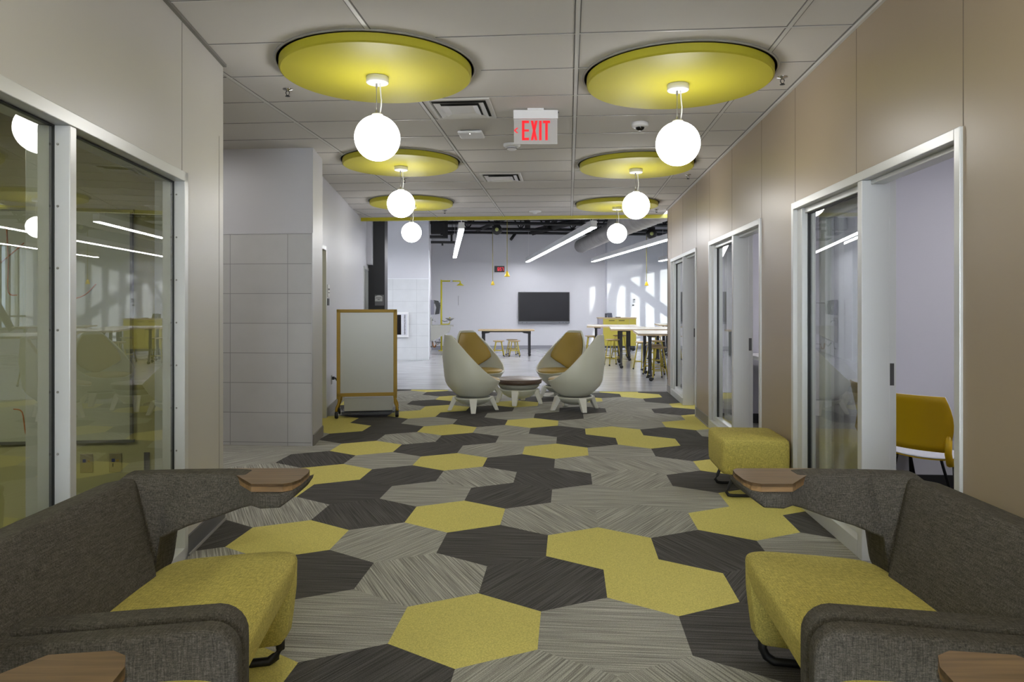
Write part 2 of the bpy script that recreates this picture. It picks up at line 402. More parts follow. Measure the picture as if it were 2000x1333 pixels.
# ------------------------------------------------------------------ corridor ceiling, grid
DISC = {'L': [(-1.29,4.67),(-1.86,7.70),(-2.42,10.70)], 'R': [(.760,5.00),(.757,8.05),(.752,11.13)]}
BACKP = {'L': [(-.75,1.70),(-.18,-1.38)], 'R': [(.77,1.98),(.77,-1.14)]}  # unseen pairs continuing both rows, added for corridor fill light
mb = MB(); mb.box(-8, 1.66, -6, 12.65, CEIL, CEIL+.04)
mb.mi = 1; allp = DISC['L']+DISC['R']+BACKP['L']+BACKP['R']
def clear(x, y, m=.66): return all((x-a)**2+(y-b)**2 > m*m for a, b in allp)
def seg(x0, y0, x1, y1, w, mi, dz):
    n = max(1, int(math.hypot(x1-x0, y1-y0)/.05)); run = None
    for i in range(n+1):
        t = i/n; x = x0+(x1-x0)*t; y = y0+(y1-y0)*t; ok = clear(x, y) and i < n
        if ok and run is None: run = (x, y)
        if not ok and run is not None:
            mb.mi = mi
            if x0 == x1: mb.box(x0-w/2, x0+w/2, run[1], y, CEIL-dz, CEIL+.001)
            else: mb.box(run[0], x, y0-w/2, y0+w/2, CEIL-dz, CEIL+.001)
            run = None
k = -6
while .05+1.22*k < 1.65:
    x = .05+1.22*k
    if x > -8: seg(x, -6, x, 12.65, .024, 1, .006); seg(x-.016, -6, x-.016, 12.65, .006, 2, .003); seg(x+.016, -6, x+.016, 12.65, .006, 2, .003)
    k += 1
y = 4.19-.61*16
while y < 12.6:
    seg(-8, y, 1.65, y, .012, 1, .004); seg(-8, y-.009, 1.65, y-.009, .005, 2, .003); y += .61
mb.mi = 2; mb.box(1.62, 1.65, -6, 11.97, CEIL-.004, CEIL+.001); mb.mi = 1; mb.box(1.63, 1.65, -6, 11.97, CEIL-.02, CEIL)
struct('ceiling', mb, [CEILM, TBAR, TGAP])
mb = MB(); mb.xf = LM; mb.box(0, .022, -8, .70, CEIL-.018, CEIL); struct('trim_2', mb, mat('edge_trim_grey', (120,117,112), .5))
mb = MB(); mb.box(-8, 9, 12.63, 12.70, 2.995, 3.06); mb.box(-8, 9, 12.62, 12.72, 2.99, 3.0)
struct('trim_3', mb, YPAINT)
mb = MB(); mb.box(-12, 9, 12.66, 12.76, 3.06, 4.8); struct('wall_bulkhead', mb, WALL_B)

# ------------------------------------------------------------------ yellow ceiling discs and globe pendants
def disc(x, y, label):
    t = thing('ceiling_disc', label, 'ceiling disc', (x, y, CEIL-.066), 0, 'yellow discs set in the corridor ceiling')
    MB().lathe([(0,-.002),(.625,0),(.635,.008),(.635,.066),(0,.068)], n=120, smooth=False).build('disc_panel', YDISC, t)
    MB().lathe([(.652,.056),(.664,.056),(.664,.066),(.652,.066),(.652,.056)], n=72).build('recess_ring', mat('ring_grey', (150,147,140), .5), t)
    MB().lathe([(.60,.062),(.652,.062),(.652,.065),(.60,.065)], n=72).build('shadow_gap', mat('gap_dark', (38,37,34), .9), t)
def pendant(x, y, label):
    t = thing('globe_pendant', label, 'pendant light', (x, y, 2.568), 0, 'white globe pendants hung from the yellow discs')
    top = CEIL-.067-2.568
    MB().lathe([(0,top-.045),(.070,top-.045),(.075,top-.04),(.075,top-.002),(0,top-.002)], n=32).build('canopy', WHITE, t)
    MB().tube([(-.006,0,top-.045),(-.006,0,.165)], .003, 6).tube([(-.006,0,top-.075),(-.006,0,top-.045)], .007, 8).tube([(-.006,0,.15),(-.006,0,.19)], .007, 8).build('suspension_wire', STEEL, t)
    MB().tube([(.018,0,top-.04),(.021,0,top-.09),(.026,0,top-.15),(.028,0,.26),(.026,0,.22),(.02,0,.18),(.014,0,.15)], .0045, 6).build('power_cord', WHITE, t)
    MB().lathe([(0,.163),(.035,.163),(.04,.15),(.035,.145)], n=20).build('cap', WHITE, t)
    MB().sphere((0,0,0), .153, 40, 24).build('globe', GLOBE, t)
names = ['nearest', 'middle', 'farthest']
for sd, side in (('L', 'left'), ('R', 'right')):
    for i, (x, y) in enumerate(DISC[sd]):
        disc(x, y, '%s round yellow disc in the %s row of the ceiling' % (names[i], side))
        pendant(x, y, '%s glowing white globe pendant in the %s row' % (names[i], side))
    for i, (x, y) in enumerate(BACKP[sd]):
        disc(x, y, 'round yellow ceiling disc behind the camera, %s row, number %s' % (side, ('one','two')[i]))
        pendant(x, y, 'glowing globe pendant added for fill behind the camera, %s row, number %s' % (side, ('one','two')[i]))

# ------------------------------------------------------------------ right wall with three sliding-door bays
BAYS = [(3.10,5.35),(6.20,8.45),(9.29,11.56)]
HD = 2.19; END_R = 11.97
mb = MB()
ys = [-6]+[v for b in BAYS for v in b]+[END_R]
for i in range(0, len(ys), 2): mb.box(1.65, 1.78, ys[i], ys[i+1], 0, CEIL+.02)
for b in BAYS: mb.box(1.65, 1.78, b[0], b[1], HD, CEIL+.02)
mb.mi = 1
for y, z0 in ((3.098,HD),(5.30,HD),(6.2,HD),(8.44,HD),(9.28,HD),(11.56,HD),(4.2,HD),(7.3,HD),(10.4,HD)):
    mb.box(1.6492, 1.652, y-.003, y+.003, z0, CEIL)
mb.box(1.645, 1.651, END_R-.03, END_R, 0, CEIL)
struct('wall_right', mb, [WALL_R, mat('joint_beige_shadow', (112,100,86), .6)])
mb = MB()
for i in range(0, len(ys), 2): mb.box(1.638, 1.651, ys[i], ys[i+1], .004, .12)
struct('baseboard_right', mb, BASEG)
mb = MB()
for i in range(0, len(ys), 2): mb.box(1.628, 1.64, ys[i], ys[i+1], .004, .014)
struct('trim_4', mb, mat('floor_shoe_light', (150,148,142), .5))

LOCK = mat('lock_plate', (92,92,90), .35, metal=.7)
for i, (y0, y1) in enumerate(BAYS):
    w = y1-y0; ym = y0+w*.455
    # the frame round the bay
    mb = MB(); fx0, fx1 = 1.636, 1.79
    mb.box(fx0, fx1, y0, y0+.045, 0, HD); mb.box(fx0, fx1, y1-.045, y1, 0, HD)
    mb.box(fx0, fx1, y0+.0455, y1-.0455, HD-.05, HD); mb.box(fx0+.001, fx1, ym-.03, ym+.03, 0, HD-.051)
    mb.box(fx0, fx1, ym+.03, y1-.045, .004, .10)
    mb.box(fx0+.03, 1.76, y1-.15, y1-.045, .10, HD-.05)          # inner casing of the sidelight
    mb.box(fx0+.05, 1.76, ym+.03, y1-.15, HD-.09, HD-.05); mb.box(fx0+.05, 1.76, ym+.03, y1-.15, .10, .15)
    mb.box(fx0+.05, 1.76, y0+.045, ym-.03, HD-.075, HD-.05)
    win = struct('window_%d' % (i+2), mb, FRAME, bevel=.003)
    mb = MB(); mb.box(1.715, 1.725, ym+.03, y1-.15, .15, HD-.09); mb.build('pane', GLASS_R, win)
    mb = MB(); mb.box(1.705, 1.735, y1-.158, y1-.148, .15, HD-.09); mb.box(1.705, 1.735, ym+.03, y1-.15, HD-.098, HD-.09); mb.build('gasket', GASK, win)
    # sliding door leaf standing mostly behind the sidelight
    d0 = y0+1.03; d1 = d0+1.10
    mb = MB(); x0, x1 = 1.795, 1.84
    mb.box(x0, x1, d0, d0+.17, .01, HD-.02); mb.box(x0, x1, d1-.12, d1, .01, HD-.02)
    mb.box(x0, x1, d0+.17, d1-.12, HD-.14, HD-.02); mb.box(x0, x1, d0+.17, d1-.12, .01, .2)
    dr = struct('door_%d' % (i+1), mb, FRAME, bevel=.003)
    mb = MB(); mb.box(1.812, 1.822, d0+.17, d1-.12, .2, HD-.14); mb.build('pane', GLASS_R, dr)
    mb = MB(); mb.box(1.787, 1.7945, d0+.012, d0+.06, .965, 1.13); mb.box(1.793, 1.825, d0-.006, d0+.001, .985, 1.11)
    mb.mi = 1; mb.box(1.785, 1.79, d0+.022, d0+.05, 1.06, 1.11); mb.box(1.785, 1.79, d0+.022, d0+.05, .99, 1.04)
    mb.build('flush_pull', [LOCK, BLACK], dr)
    mb = MB()
    for z in (.3, .62, 1.32, 1.75): mb.sphere((1.794, d0+.04, z), .006, 8, 6)
    mb.build('screw_head', LOCK, dr)

# meeting rooms behind the right wall
mb = MB()
for y in (2.45, 5.72, 8.80, 12.0): mb.box(1.78, 4.6, y, y+.12, 0, 2.9)
mb.box(4.5, 4.6, -1, 12.1, 0, 2.9); mb.box(1.78, 4.6, 2.0, 12.1, 2.75, 2.85)
mb.box(1.781, 1.79, 2.45, 12, 2.3, 2.75)
struct('wall_rooms', mb, WALL_ROOM)
mb = MB()
for y in (5.72, 8.80, 12.0): mb.box(1.80, 4.5, y-.012, y, 0, .12)
mb.box(4.488, 4.5, 2.6, 12, 0, .12); struct('baseboard_rooms', mb, mat('baseboard_black', (40,40,42), .5))
mb = MB(); mb.box(1.66, 4.5, -1, 12, 0, .003); struct('floor', mb, mat('room_carpet_grey', (88,86,84), .95, noise=(150,.25,(1,1,1),3)))
for i, y in enumerate((4.1, 7.2, 10.3)):
    t = thing('troffer_light', 'flat ceiling light in the %s meeting room on the right' % ('nearest','middle','farthest')[i], 'ceiling light', (3.2, y, 2.75), 0, 'ceiling lights of the small rooms')
    MB().box(-.32,.32,-.62,.62,-.02,-.001).build('light_frame', WHITE, t)
    MB().box(-.28,.28,-.58,.58,-.026,-.021).build('diffuser', TROF, t)

# ------------------------------------------------------------------ left wall, slanted, with tall glazed screen
mb = MB(); mb.xf = LM
mb.box(-.14, 0, 0, .70, 0, CEIL+.02); mb.box(-.14, 0, -8, 0, HD+.005, CEIL+.02); mb.box(-.14, 0, -8, -3.95, 0, CEIL+.02)
mb.box(-5, -.14, .58, .70, 0, CEIL+.02)
mb.mi = 1; mb.box(-.001, .0012, -.064, -.058, HD, CEIL); mb.box(-.001, .0012, .609, .614, 0, 2.55); mb.box(-.001,.0012,-2.6,-2.594,HD,CEIL)
struct('wall_left', mb, [WALL_L, mat('joint_grey_shadow', (118,116,112), .6)])
mb = MB(); mb.xf = LM; mb.box(0, .012, .004, .70, .004, .115); struct('baseboard_left', mb, BASEB)
mb = MB(); mb.xf = LM; mb.box(.012, .022, .004, .71, .004, .016); struct('trim_5', mb, mat('floor_shoe_light', (150,148,142), .5))
mb = MB(); mb.xf = LM
mb.box(-.15, .014, -.055, 0, .004, HD); mb.box(-.15, .014, -3.95, 0, HD-.055, HD); mb.box(-.15, .014, -3.95, 0, .004, .07)
for a_ in (-1.295, -2.60, -3.98): mb.box(-.15, .013, a_, a_+.05, .07, HD-.056)
win = struct('window_1', mb, FRAME, bevel=.003)
for a, b in ((-1.245,-.055),(-2.55,-1.295),(-3.93,-2.60)):
    mb = MB(); mb.xf = LM; mb.box(-.055, -.047, a, b, .07, HD-.056); mb.build('pane', GLASS_L, win)
    mb = MB(); mb.xf = LM; mb.box(-.06, -.043, b-.007, b-.0005, .07, HD-.056); mb.box(-.06, -.043, a, b, HD-.063, HD-.0565); mb.build('gasket', GASK, win)
mb = MB(); mb.xf = LM
for s_ in (-.055, -1.295, -2.60):
    for k in range(9): mb.sphere((-.032, s_, .14+.24*k), .005, 8, 6)
mb.build('screw_head', STEEL, win)
# glazed room behind
mb = MB(); mb.xf = LM
mb.box(-5, -.15, .45, .58, 0, 2.8); mb.box(-4.6, -4.5, -8, .5, 0, 2.8); mb.box(-4.6, -.14, -8, -7.9, 0, 2.8)
struct('wall_glazed_room', mb, WALL_O)
mb = MB(); mb.xf = LM; mb.box(-4.6, -.14, -8, .58, 2.7, 2.8); struct('ceiling', mb, CEILM)
mb = MB(); mb.xf = LM; mb.box(-4.6, -.1, -8, .5, 0, .004); struct('floor', mb, mat('room_carpet_grey', (88,86,84), .95))
MW = LM
def on_end(n_, z):   # point on the end wall of the glazed room
    p = LM @ Vector((n_, .45, z)); return p
ra = math.atan2(LN.y, LN.x)
wb = thing('wall_whiteboard', 'large whiteboard with orange handwriting on the end wall behind the left glass', 'whiteboard', on_end(-1.5, .6), ra)
MB().box(-1.1, 1.02, -.02, -.002, 0, 1.42).build('board_surface', BOARD2, wb)
MB().box(-1.12, 1.04, -.026, -.001, -.018, .0).box(-1.12, 1.04, -.026, -.001, 1.42, 1.438).box(1.02, 1.034, -.026, -.001, 0, 1.42).build('board_edge', mat('board_edge_grey', (110,110,100), .4), wb)
ORM = mat('orange_marker', (190,110,30), .5)
mb = MB()
def stroke(p):
    q = [p[0]]+list(p)+[p[-1]]; out = []
    for i in range(1, len(q)-2):
        for t_ in (0, .25, .5, .75):
            out.append(tuple(.5*((2*q[i][k])+(-q[i-1][k]+q[i+1][k])*t_+(2*q[i-1][k]-5*q[i][k]+4*q[i+1][k]-q[i+2][k])*t_**2+(-q[i-1][k]+3*q[i][k]-3*q[i+1][k]+q[i+2][k])*t_**3) for k in (0,1)))
    out.append(p[-1]); mb.tube([(x, -.0225, z) for x, z in out], .0035, 6)
stroke([(.30,1.32),(.31,1.1),(.31,.92),(.36,.9)]); stroke([(.27,1.1),(.40,1.22)])
stroke([(.02,1.3),(.05,1.0),(.07,.78)]); stroke([(.17,1.05),(.16,.85),(.2,.78)]); stroke([(-.2,1.26),(-.13,1.32),(-.06,1.26)])
stroke([(.1,.62),(.12,.3),(.12,.1)]); stroke([(.02,.2),(.08,.27),(.14,.24)]); stroke([(.12,.1),(.2,.22),(.26,.24)])
stroke([(.62,1.36),(.62,1.15),(.62,.96),(.66,.88),(.75,.90),(.82,.97)]); stroke([(.55,1.08),(.62,1.18),(.70,1.24)]); stroke([(.55,.95),(.57,.86),(.55,.78)])
stroke([(.34,.2),(.39,.18),(.41,.05),(.44,-.0+.04),(.48,.06)])
mb.build('handwriting', ORM, wb)
for i, (n_, lab) in enumerate(((-.745, 'beige data outlet plate on the olive wall, farther left of the pair'), (-.574, 'beige data outlet plate on the olive wall, right of the pair'))):
    t = thing('outlet_plate', lab, 'wall outlet', on_end(n_, .395), ra, 'data outlets behind the left glass')
    MB().box(-.037, .037, -.008, -.001, 0, .118).build('cover_plate', mat('plate_tan', (150,140,100), .4), t, bevel=.003)
    mb = MB(); mb.box(-.02, -.002, -.011, -.007, .065, .085); mb.mi = 1; mb.box(.008, .022, -.011, -.007, .068, .08)
    if i: mb.mi = 2; mb.box(-.016, -.011, -.011, -.007, .035, .055)
    mb.build('data_socket', [mat('blue_jack', (40,50,110), .4), mat('yellow_jack', (170,140,40), .4), BLACK], t)
t = thing('outlet_plate', 'narrow steel outlet plate near the window jamb behind the left glass', 'wall outlet', on_end(-.387, .395), ra)
MB().box(-.015, .015, -.01, -.001, 0, .118).build('cover_plate', STEEL, t)
t = thing('troffer_light', 'flat ceiling light in the side passage beyond the left wall', 'ceiling light', (-4.3, 5.75, CEIL), 0)
MB().box(-.62,.62,-.32,.32,-.02,-.001).build('light_frame', WHITE, t)
MB().box(-.58,.58,-.28,.28,-.026,-.021).build('diffuser', TROF, t)
t = thing('troffer_light', 'flat ceiling light in the olive room behind the left glass', 'ceiling light', LM @ Vector((-2.4, -2.2, 2.70)), ra)
MB().box(-.3,.3,-.6,.6,-.02,-.001).build('light_frame', WHITE, t)
MB().box(-.27,.27,-.57,.57,-.026,-.021).build('diffuser', mat('troffer_dim', (255,255,255), .4, emit=(1,.98,.85), estr=15), t)

# ------------------------------------------------------------------ tiled block and far left wall
mb = MB(); mb.prism([(-7,7.0),(-2.605,7.0),(-2.706,7.56),(-7,7.56)], 0, 3.07)
struct('wall_tiled_block', mb, mat('paint_pale_grey', (186,185,188), .4))
mb = MB(); mb.prism([(-7,6.988),(-2.612,6.988),(-2.614,7.0),(-7,7.0)], .004, 2.17); struct('wall_tiles', mb, TILE1)
mb = MB(); mb.box(-7, -2.612, 6.984, 7.0, 2.17, 2.18); mb.box(-2.616, -2.604, 6.984, 6.996, 0, 2.18); struct('trim_6', mb, mat('tile_edge_metal', (190,190,192), .3, metal=.5))
mb = MB(); mb.prism([(-2.605,7.0),(-2.592,7.0),(-2.693,7.56),(-2.706,7.56)], .004, .115); struct('baseboard_block', mb, BASEG)
def F(y, o=0.0):    # far left wall, o = offset into the hall
    return (-3.05-.181*(y-8.5)+o*.984, y+o*.178)
def fbox(mb, ya, yb, o0, o1, z0, z1):
    mb.prism([F(ya,o0), F(ya,o1), F(yb,o1), F(yb,o0)], z0, z1)
mb = MB(); fbox(mb, 8.80, 13.05, -.14, 0, 0, 4.8); fbox(mb, 7.9, 8.80, -.14, 0, 2.19, 4.8); fbox(mb, 13.05, 14.6, -.14, 0, 2.19, 4.8); fbox(mb, 13.95, 14.6, -.14, 0, 0, 4.8)
struct('wall_far_left', mb, mat('paint_hall_white', (198,198,204), .42))
mb = MB(); fbox(mb, 8.80, 13.0, 0, .012, .004, .12); struct('baseboard_far_left', mb, BASEG)
mb = MB(); fbox(mb, 8.0, 8.06, -.14, .015, 0, 2.19); fbox(mb, 8.74, 8.80, -.14, .015, 0, 2.19); fbox(mb, 8.0, 8.80, -.14, .015, 2.14, 2.19)
dr = struct('door_4', mb, FRAME)
mb = MB(); fbox(mb, 8.06, 8.74, -.10, -.06, .01, 2.14); mb.build('door_leaf', WALL_O, dr)
mb = MB(); fbox(mb, 13.05, 13.11, -.14, .015, 0, 2.19); fbox(mb, 13.89, 13.95, -.14, .015, 0, 2.19); fbox(mb, 13.05, 13.95, -.14, .015, 2.14, 2.19)
dr = struct('door_5', mb, FRAME)
mb = MB(); fbox(mb, 13.11, 13.89, -.10, -.06, .01, 2.14); mb.build('door_leaf', mat('leaf_grey', (120,120,118), .4), dr)
mb = MB(); fbox(mb, 13.55, 14.3, 0, .10, 2.25, 4.8); struct('trim_7', mb, mat('paint_hall_white', (198,198,204), .42))

# charcoal column with sign
cx, cy = W(-2.72, 14.3)
t = thing('column', 'charcoal square column beyond the yellow soffit, left side', 'column', (cx, cy, 0), TH)
MB().box(-.165,.165,-.165,.165,0,4.7).build('column_shaft', CHAR, t, bevel=.004)
t = thing('wall_sign', 'small white and grey room sign on the charcoal column', 'sign', (*W(-2.66, 14.3-.172), 1.44), TH)
MB().box(-.09,.09,-.008,0,0,.215).build('sign_plate', mat('sign_grey', (112,112,114), .4), t)
MB().strip([(-.088,-.012,.085),(.06,-.012,.085),(.06,-.012,.18),(.012,-.012,.205),(-.03,-.012,.205),(-.088,-.012,.18)], (0,.005,0)).build('sign_face', mat('sign_white', (205,207,205), .4), t)
mb = MB(); mb.box(-.075,.045,-.015,-.011,.147,.155); mb.box(-.035,.01,-.015,-.011,.115,.125); mb.build('sign_writing', BLACK, t)

# signs and outlet on the far-left wall
def fthing(name, label, cat, y, z, group=None):
    p = F(y, .001); return thing(name, label, cat, (p[0], p[1], z), math.atan2(-1,.181)+math.pi, group)
fr = math.atan2(1, -.181)
def fpart(y, z): p = F(y, .001); return (p[0], p[1], z)
t = thing('room_sign', 'small white room sign beside the olive door on the far left wall', 'sign', fpart(8.96,1.55), fr)
MB().box(-.07,.07,-.012,0,0,.16).build('sign_plate', WHITE, t)
MB().box(-.05,.05,-.015,-.012,.05,.06).box(-.05,.05,-.015,-.012,.09,.11).build('sign_writing', DARKG, t)
t = thing('room_sign', 'dark lower sign plate under the white room sign on the far left wall', 'sign', fpart(8.96,1.44), fr)
MB().box(-.06,.06,-.01,0,0,.09).build('sign_plate', DARKG, t)
t = thing('outlet_plate', 'wall outlet with black plugs left of the board trolley', 'wall outlet', fpart(9.25,.38), fr)
MB().box(-.04,.04,-.008,0,0,.12).build('cover_plate', STEEL, t)
mb = MB(); mb.tube([(0,-.008,.08),(0,-.05,.08),(.02,-.09,.02),(.1,-.12,-.1)], .012, 8); mb.box(-.02,.02,-.04,-.005,.06,.1); mb.build('plug', BLACK, t)
p = F(9.45, .16)
t = thing('cable_coil', 'coiled black cable hanging behind the board trolley', 'cable', (p[0], p[1], 0), 0)
mb = MB()
for q in range(5):
    rr = .07+.012*q; pts = [(rr*math.cos(a)*.5+.02*q, rr*math.sin(a)*.6, .30+rr*math.sin(a)) for a in [2*math.pi*i/18 for i in range(19)]]
    mb.tube(pts, .006, 6, cap=False)
mb.tube([(0,0,.24),(.1,0,.1),(.16,-.05,.012),(.3,-.05,.012)], .007, 6)
mb.build('cable', BLACK, t)

# ------------------------------------------------------------------ big workshop room shell
def sbox(mb, u0, u1, v0, v1, z0, z1): mb.prism([S(u0,v0), S(u1,v0), S(u1,v1), S(u0,v1)], z0, z1)
VF = 23.4
mb = MB(); sbox(mb, -9, 5.45, VF, VF+.2, 0, 4.8); struct('wall_back', mb, WALL_B)
mb = MB(); sbox(mb, 5.45, 10, VF-.3, VF+.2, 0, 4.8); struct('wall_back_right', mb, mat('marker_wall_gloss', (203,205,212), .18))
mb = MB(); sbox(mb, -.38, 5.45, VF-.014, VF, .002, .11); sbox(mb, 5.44, 9.5, VF-.314, VF-.3, .002, .11); struct('baseboard_back', mb, mat('baseboard_mid_grey', (140,140,148), .5))
mb = MB(); sbox(mb, -5, -.38, 18.72, VF, 0, 4.8); struct('wall_service_block', mb, WALL_B)
mb = MB(); sbox(mb, -5, -.385, 18.705, 18.72, .004, 2.14); struct('wall_service_tiles', mb, TILE2)
mb = MB(); sbox(mb, -.385, -.365, 18.70, 18.73, 0, 2.9); sbox(mb, -5, -.38, 18.70, 18.72, 2.14, 2.155); struct('trim_8', mb, mat('corner_guard_white', (225,227,232), .4))
mb = MB(); sbox(mb, -9.2, -9, 12, VF, 0, 4.8); struct('wall_workshop_left', mb, WALL_B)
mb = MB(); mb.box(1.78, 9, 12.12, 12.25, 0, 4.8); struct('wall_workshop_near', mb, WALL_B)
mb = MB(); mb.prism([S(-9.2,12.2), S(10,9), S(10,VF+.2), S(-9.2,VF+.2)], 4.72, 4.82); struct('ceiling', mb, mat('deck_grey', (120,120,125), .8))
mb = MB()
for i in range(34): sbox(mb, -9, 9.6, 12.6+.33*i, 12.72+.33*i, 4.66, 4.72)
struct('trim_9', mb, mat('deck_grey', (120,120,125), .8))
# window wall on the right of the workshop
mb = MB(); sbox(mb, 9.5, 9.62, 9, 19.2, 0, 4.8); sbox(mb, 9.5, 9.62, 19.2, VF, 0, .75); sbox(mb, 9.5, 9.62, 19.2, VF, 3.25, 4.8); struct('wall_workshop_windows', mb, WALL_B)
mb = MB(); v = 19.2
while v < VF:
    sbox(mb, 9.5, 9.6, v, v+.09, .75, 3.25); v += .44
sbox(mb, 9.48, 9.62, 19.2, VF, .72, .80); sbox(mb, 9.48, 9.62, 19.2, VF, 1.1, 1.15); sbox(mb, 9.48, 9.62, 19.2, VF, 3.2, 3.28)
win5 = struct('window_5', mb, mat('mullion_grey', (150,150,146), .5))
mb = MB(); sbox(mb, 9.55, 9.56, 19.25, VF-.05, .8, 3.2); mb.build('pane', glass_mat('glass_sky_cut_tint', (.34,.36,.37), 1.5, 1.0), win5)  # dark tint added to cut the sky light reaching the upper walls
mb = MB()
for (va, za, vb, zb) in ((20.0,3.2,22.3,.75),(19.1,.8,19.9,3.2)):
    a = Vector((*S(9.45,va), za)); b = Vector((*S(9.45,vb), zb)); mb.tube([a, b], .13, 4)
struct('trim_10', mb, mat('brace_grey', (160,160,158), .5))
# outdoor ground and tree line seen through the windows
mb = MB(); mb.prism([S(10,2), S(90,2), S(90,80), S(10,80)], -.3, -.05); struct('ground', mb, mat('snowy_ground', (190,194,198), .9))
mb = MB()
rr = random.Random(5)
prev = None
pts = [(u_, 1.2+1.6*rr.random()) for u_ in range(0, 90, 3)]
poly = [(0,-.3)]+[(a, b+1.5) for a, b in pts]+[(87,-.3)]
mb.strip([(S(80, a-10)[0], S(80, a-10)[1], b) for a, b in poly], (4,0,0)); struct('treeline', mb, mat('tree_grey_green', (92,100,96), .95))

# ------------------------------------------------------------------ roof joists, pipes, duct
def joist(v, zb, h, lab, ua=-3.0, ub=9.4):
    t = thing('roof_joist', lab, 'roof joist', (0,0,0), 0, 'black open web joists over the workshop')
    mb = MB()
    def P(u, z): return (*S(u, v), z)
    mb.tube([P(ua,zb), P(ub,zb)], .05, 4); mb.build('bottom_chord', STEELB, t)
    MB().tube([P(ua,zb+h*.5), P(ub,zb+h*.5)], .03, 4).tube([P(ua,zb+h), P(ub,zb+h)], .05, 4).build('top_chord', STEELB, t)
    mb = MB(); u = ua; k = 0
    while u < ub-.5:
        mb.tube([P(u,zb+h), P(u+.42,zb)], .024, 4); mb.tube([P(u+.42,zb), P(u+.84,zb+h)], .024, 4); mb.tube([P(u+.42,zb), P(u+.42,zb+h)], .018, 4); u += .84
    mb.build('web_bars', STEELB, t)
joist(22.3, 3.87, .62, 'black open web joist nearest the back wall')
joist(20.7, 3.87, .62, 'black open web joist second from the back wall')
joist(19.1, 3.87, .62, 'black open web joist third from the back wall')
joist(17.2, 3.87, .62, 'black open web joist over the tall tables')
t = thing('sprinkler_pipe', 'black pipe running just in front of the back wall below the joists', 'pipe', (0,0,0))
MB().tube([(*S(-.3,23.0),3.83),(*S(9,23.0),3.83)], .045, 10).tube([(*S(2.35,23.0),3.80),(*S(2.2,22.9),3.6)], .05, 8).build('pipe_run', STEELB, t)
t = thing('sprinkler_pipe', 'thin black pipe between the joists', 'pipe', (0,0,0))
MB().tube([(*S(-.3,21.6),3.98),(*S(9,21.6),3.98)], .025, 8).build('pipe_run', STEELB, t)
t = thing('roof_beam', 'black steel beam running away above the hanging lights', 'beam', (0,0,0))
MB().tube([(*S(1.1,22.8),3.88),(*S(2.0,19.5),3.98)], .06, 4).build('beam', STEELB, t)
t = thing('roof_beam', 'heavy black steel beam crossing above the middle light', 'beam', (0,0,0))
MB().tube([(*S(2.9,22.9),3.85),(*S(4.5,21.2),4.15)], .11, 4).tube([(*S(2.7,22.5),3.85),(*S(2.7,22.5),4.7)], .09, 4).tube([(*S(3.35,22.5),4.0),(*S(3.35,22.5),4.7)], .08, 4).build('beam', STEELB, t)
# hanging heater and pipework beside the service block
hx, hy = W(-2.05, 19.2)
t = thing('unit_heater', 'black unit heater and pipes hung beside the service block', 'heater', (hx, hy, 3.3), AL)
MB().box(-.16,.2,-.2,.2,.10,.40).build('heater_body', STEELB, t, bevel=.01)
MB().box(-.19,.22,-.12,.12,-.02,.05).box(-.16,.55,-.06,.06,-.16,-.10).box(.16,.30,-.1,.1,-.02,.9).box(-.16,.02,-.15,.15,.5,.56).box(-.16,.02,-.15,.15,.62,.66).build('support_bracket', STEELB, t)
MB().tube([(.1,0,.1),(.45,0,.1)], .03, 8).tube([(.4,0,.1),(.4,0,-.13)], .03, 8).tube([(.15,0,-.13),(.15,0,-.22)], .025, 8).tube([(.42,.1,.7),(.42,.1,-.1)], .008, 6).tube([(.52,.1,.7),(.52,.1,-.1)], .008, 6).build('heater_pipe', STEELB, t)
# spiral duct
t = thing('spiral_duct', 'large grey spiral duct under the roof on the right', 'duct', (0,0,0))
def ductseg(pa, pb, r, nm):
    mb = MB(); pa = Vector(pa); pb = Vector(pb); n = int((pb-pa).length/.06); pts = []
    d = (pb-pa).normalized(); a = d.cross(Vector((0,0,1))).normalized(); w_ = d.cross(a)
    rings = []
    for i in range(n+1):
        q = pa+(pb-pa)*i/n; rad = r*(1.025 if i % 5 == 0 else 1.0)
        rings.append([q+(a*math.cos(2*math.pi*k/28)+w_*math.sin(2*math.pi*k/28))*rad for k in range(28)])
    mb.loft(rings); return mb.build(nm, DUCTM, t)
def CW(xc, D, z): x, y = W(xc, D); return (x, y, z)
pA = CW(.0982*22.6, 22.6, 3.36); pB = CW(.158*16.9, 16.9, 3.36)
ductseg(pA, pB, .215, 'duct_section'); pC = CW(.24*13.6, 13.6, 3.50)
ductseg(CW(.152*17.3,17.3,3.42), pC, .30, 'duct_section')

# ------------------------------------------------------------------ linear LED lights
def ledlight(pfar, D0, D1, lab):
    """hung along the slanted grid; pfar = (xc, D, z) of the far end"""
    x, y = W(pfar[0], pfar[1])
    t = thing('linear_pendant_light', lab, 'linear light', (x, y, pfar[2]), AL, 'long linear lights over the workshop')
    L_ = D0
    MB().box(-.055,.055,-L_,0,.012,.135).build('light_housing', mat('housing_white', (200,200,202), .4), t)
    MB().box(-.048,.048,-L_+.01,-.01,0,.013).build('diffuser', LED, t)
    mb = MB()
    for k in (.3, L_-.3): MB().tube([(0,-k,.13),(0,-k,1.6)], .004, 5).build('hanger_wire', WHITE, t)
    mb.tube([(.0,-L_+.1,.135),(.02,-L_+.14,.24),(0,-L_+.3,.2)], .006, 6); mb.build('power_cord', WHITE, t)
ledlight(((888-1000)/1375*21.0,21.0,2.86), 7.9, 0, 'short bright linear light left of the clock')
ledlight(((1030-1000)/1375*23.0,23.0,2.86), 10.2, 0, 'bright linear light above the wall screen')
ledlight(((1158-1000)/1375*22.9,22.9,2.86), 10.0, 0, 'bright linear light right of the spiral duct')
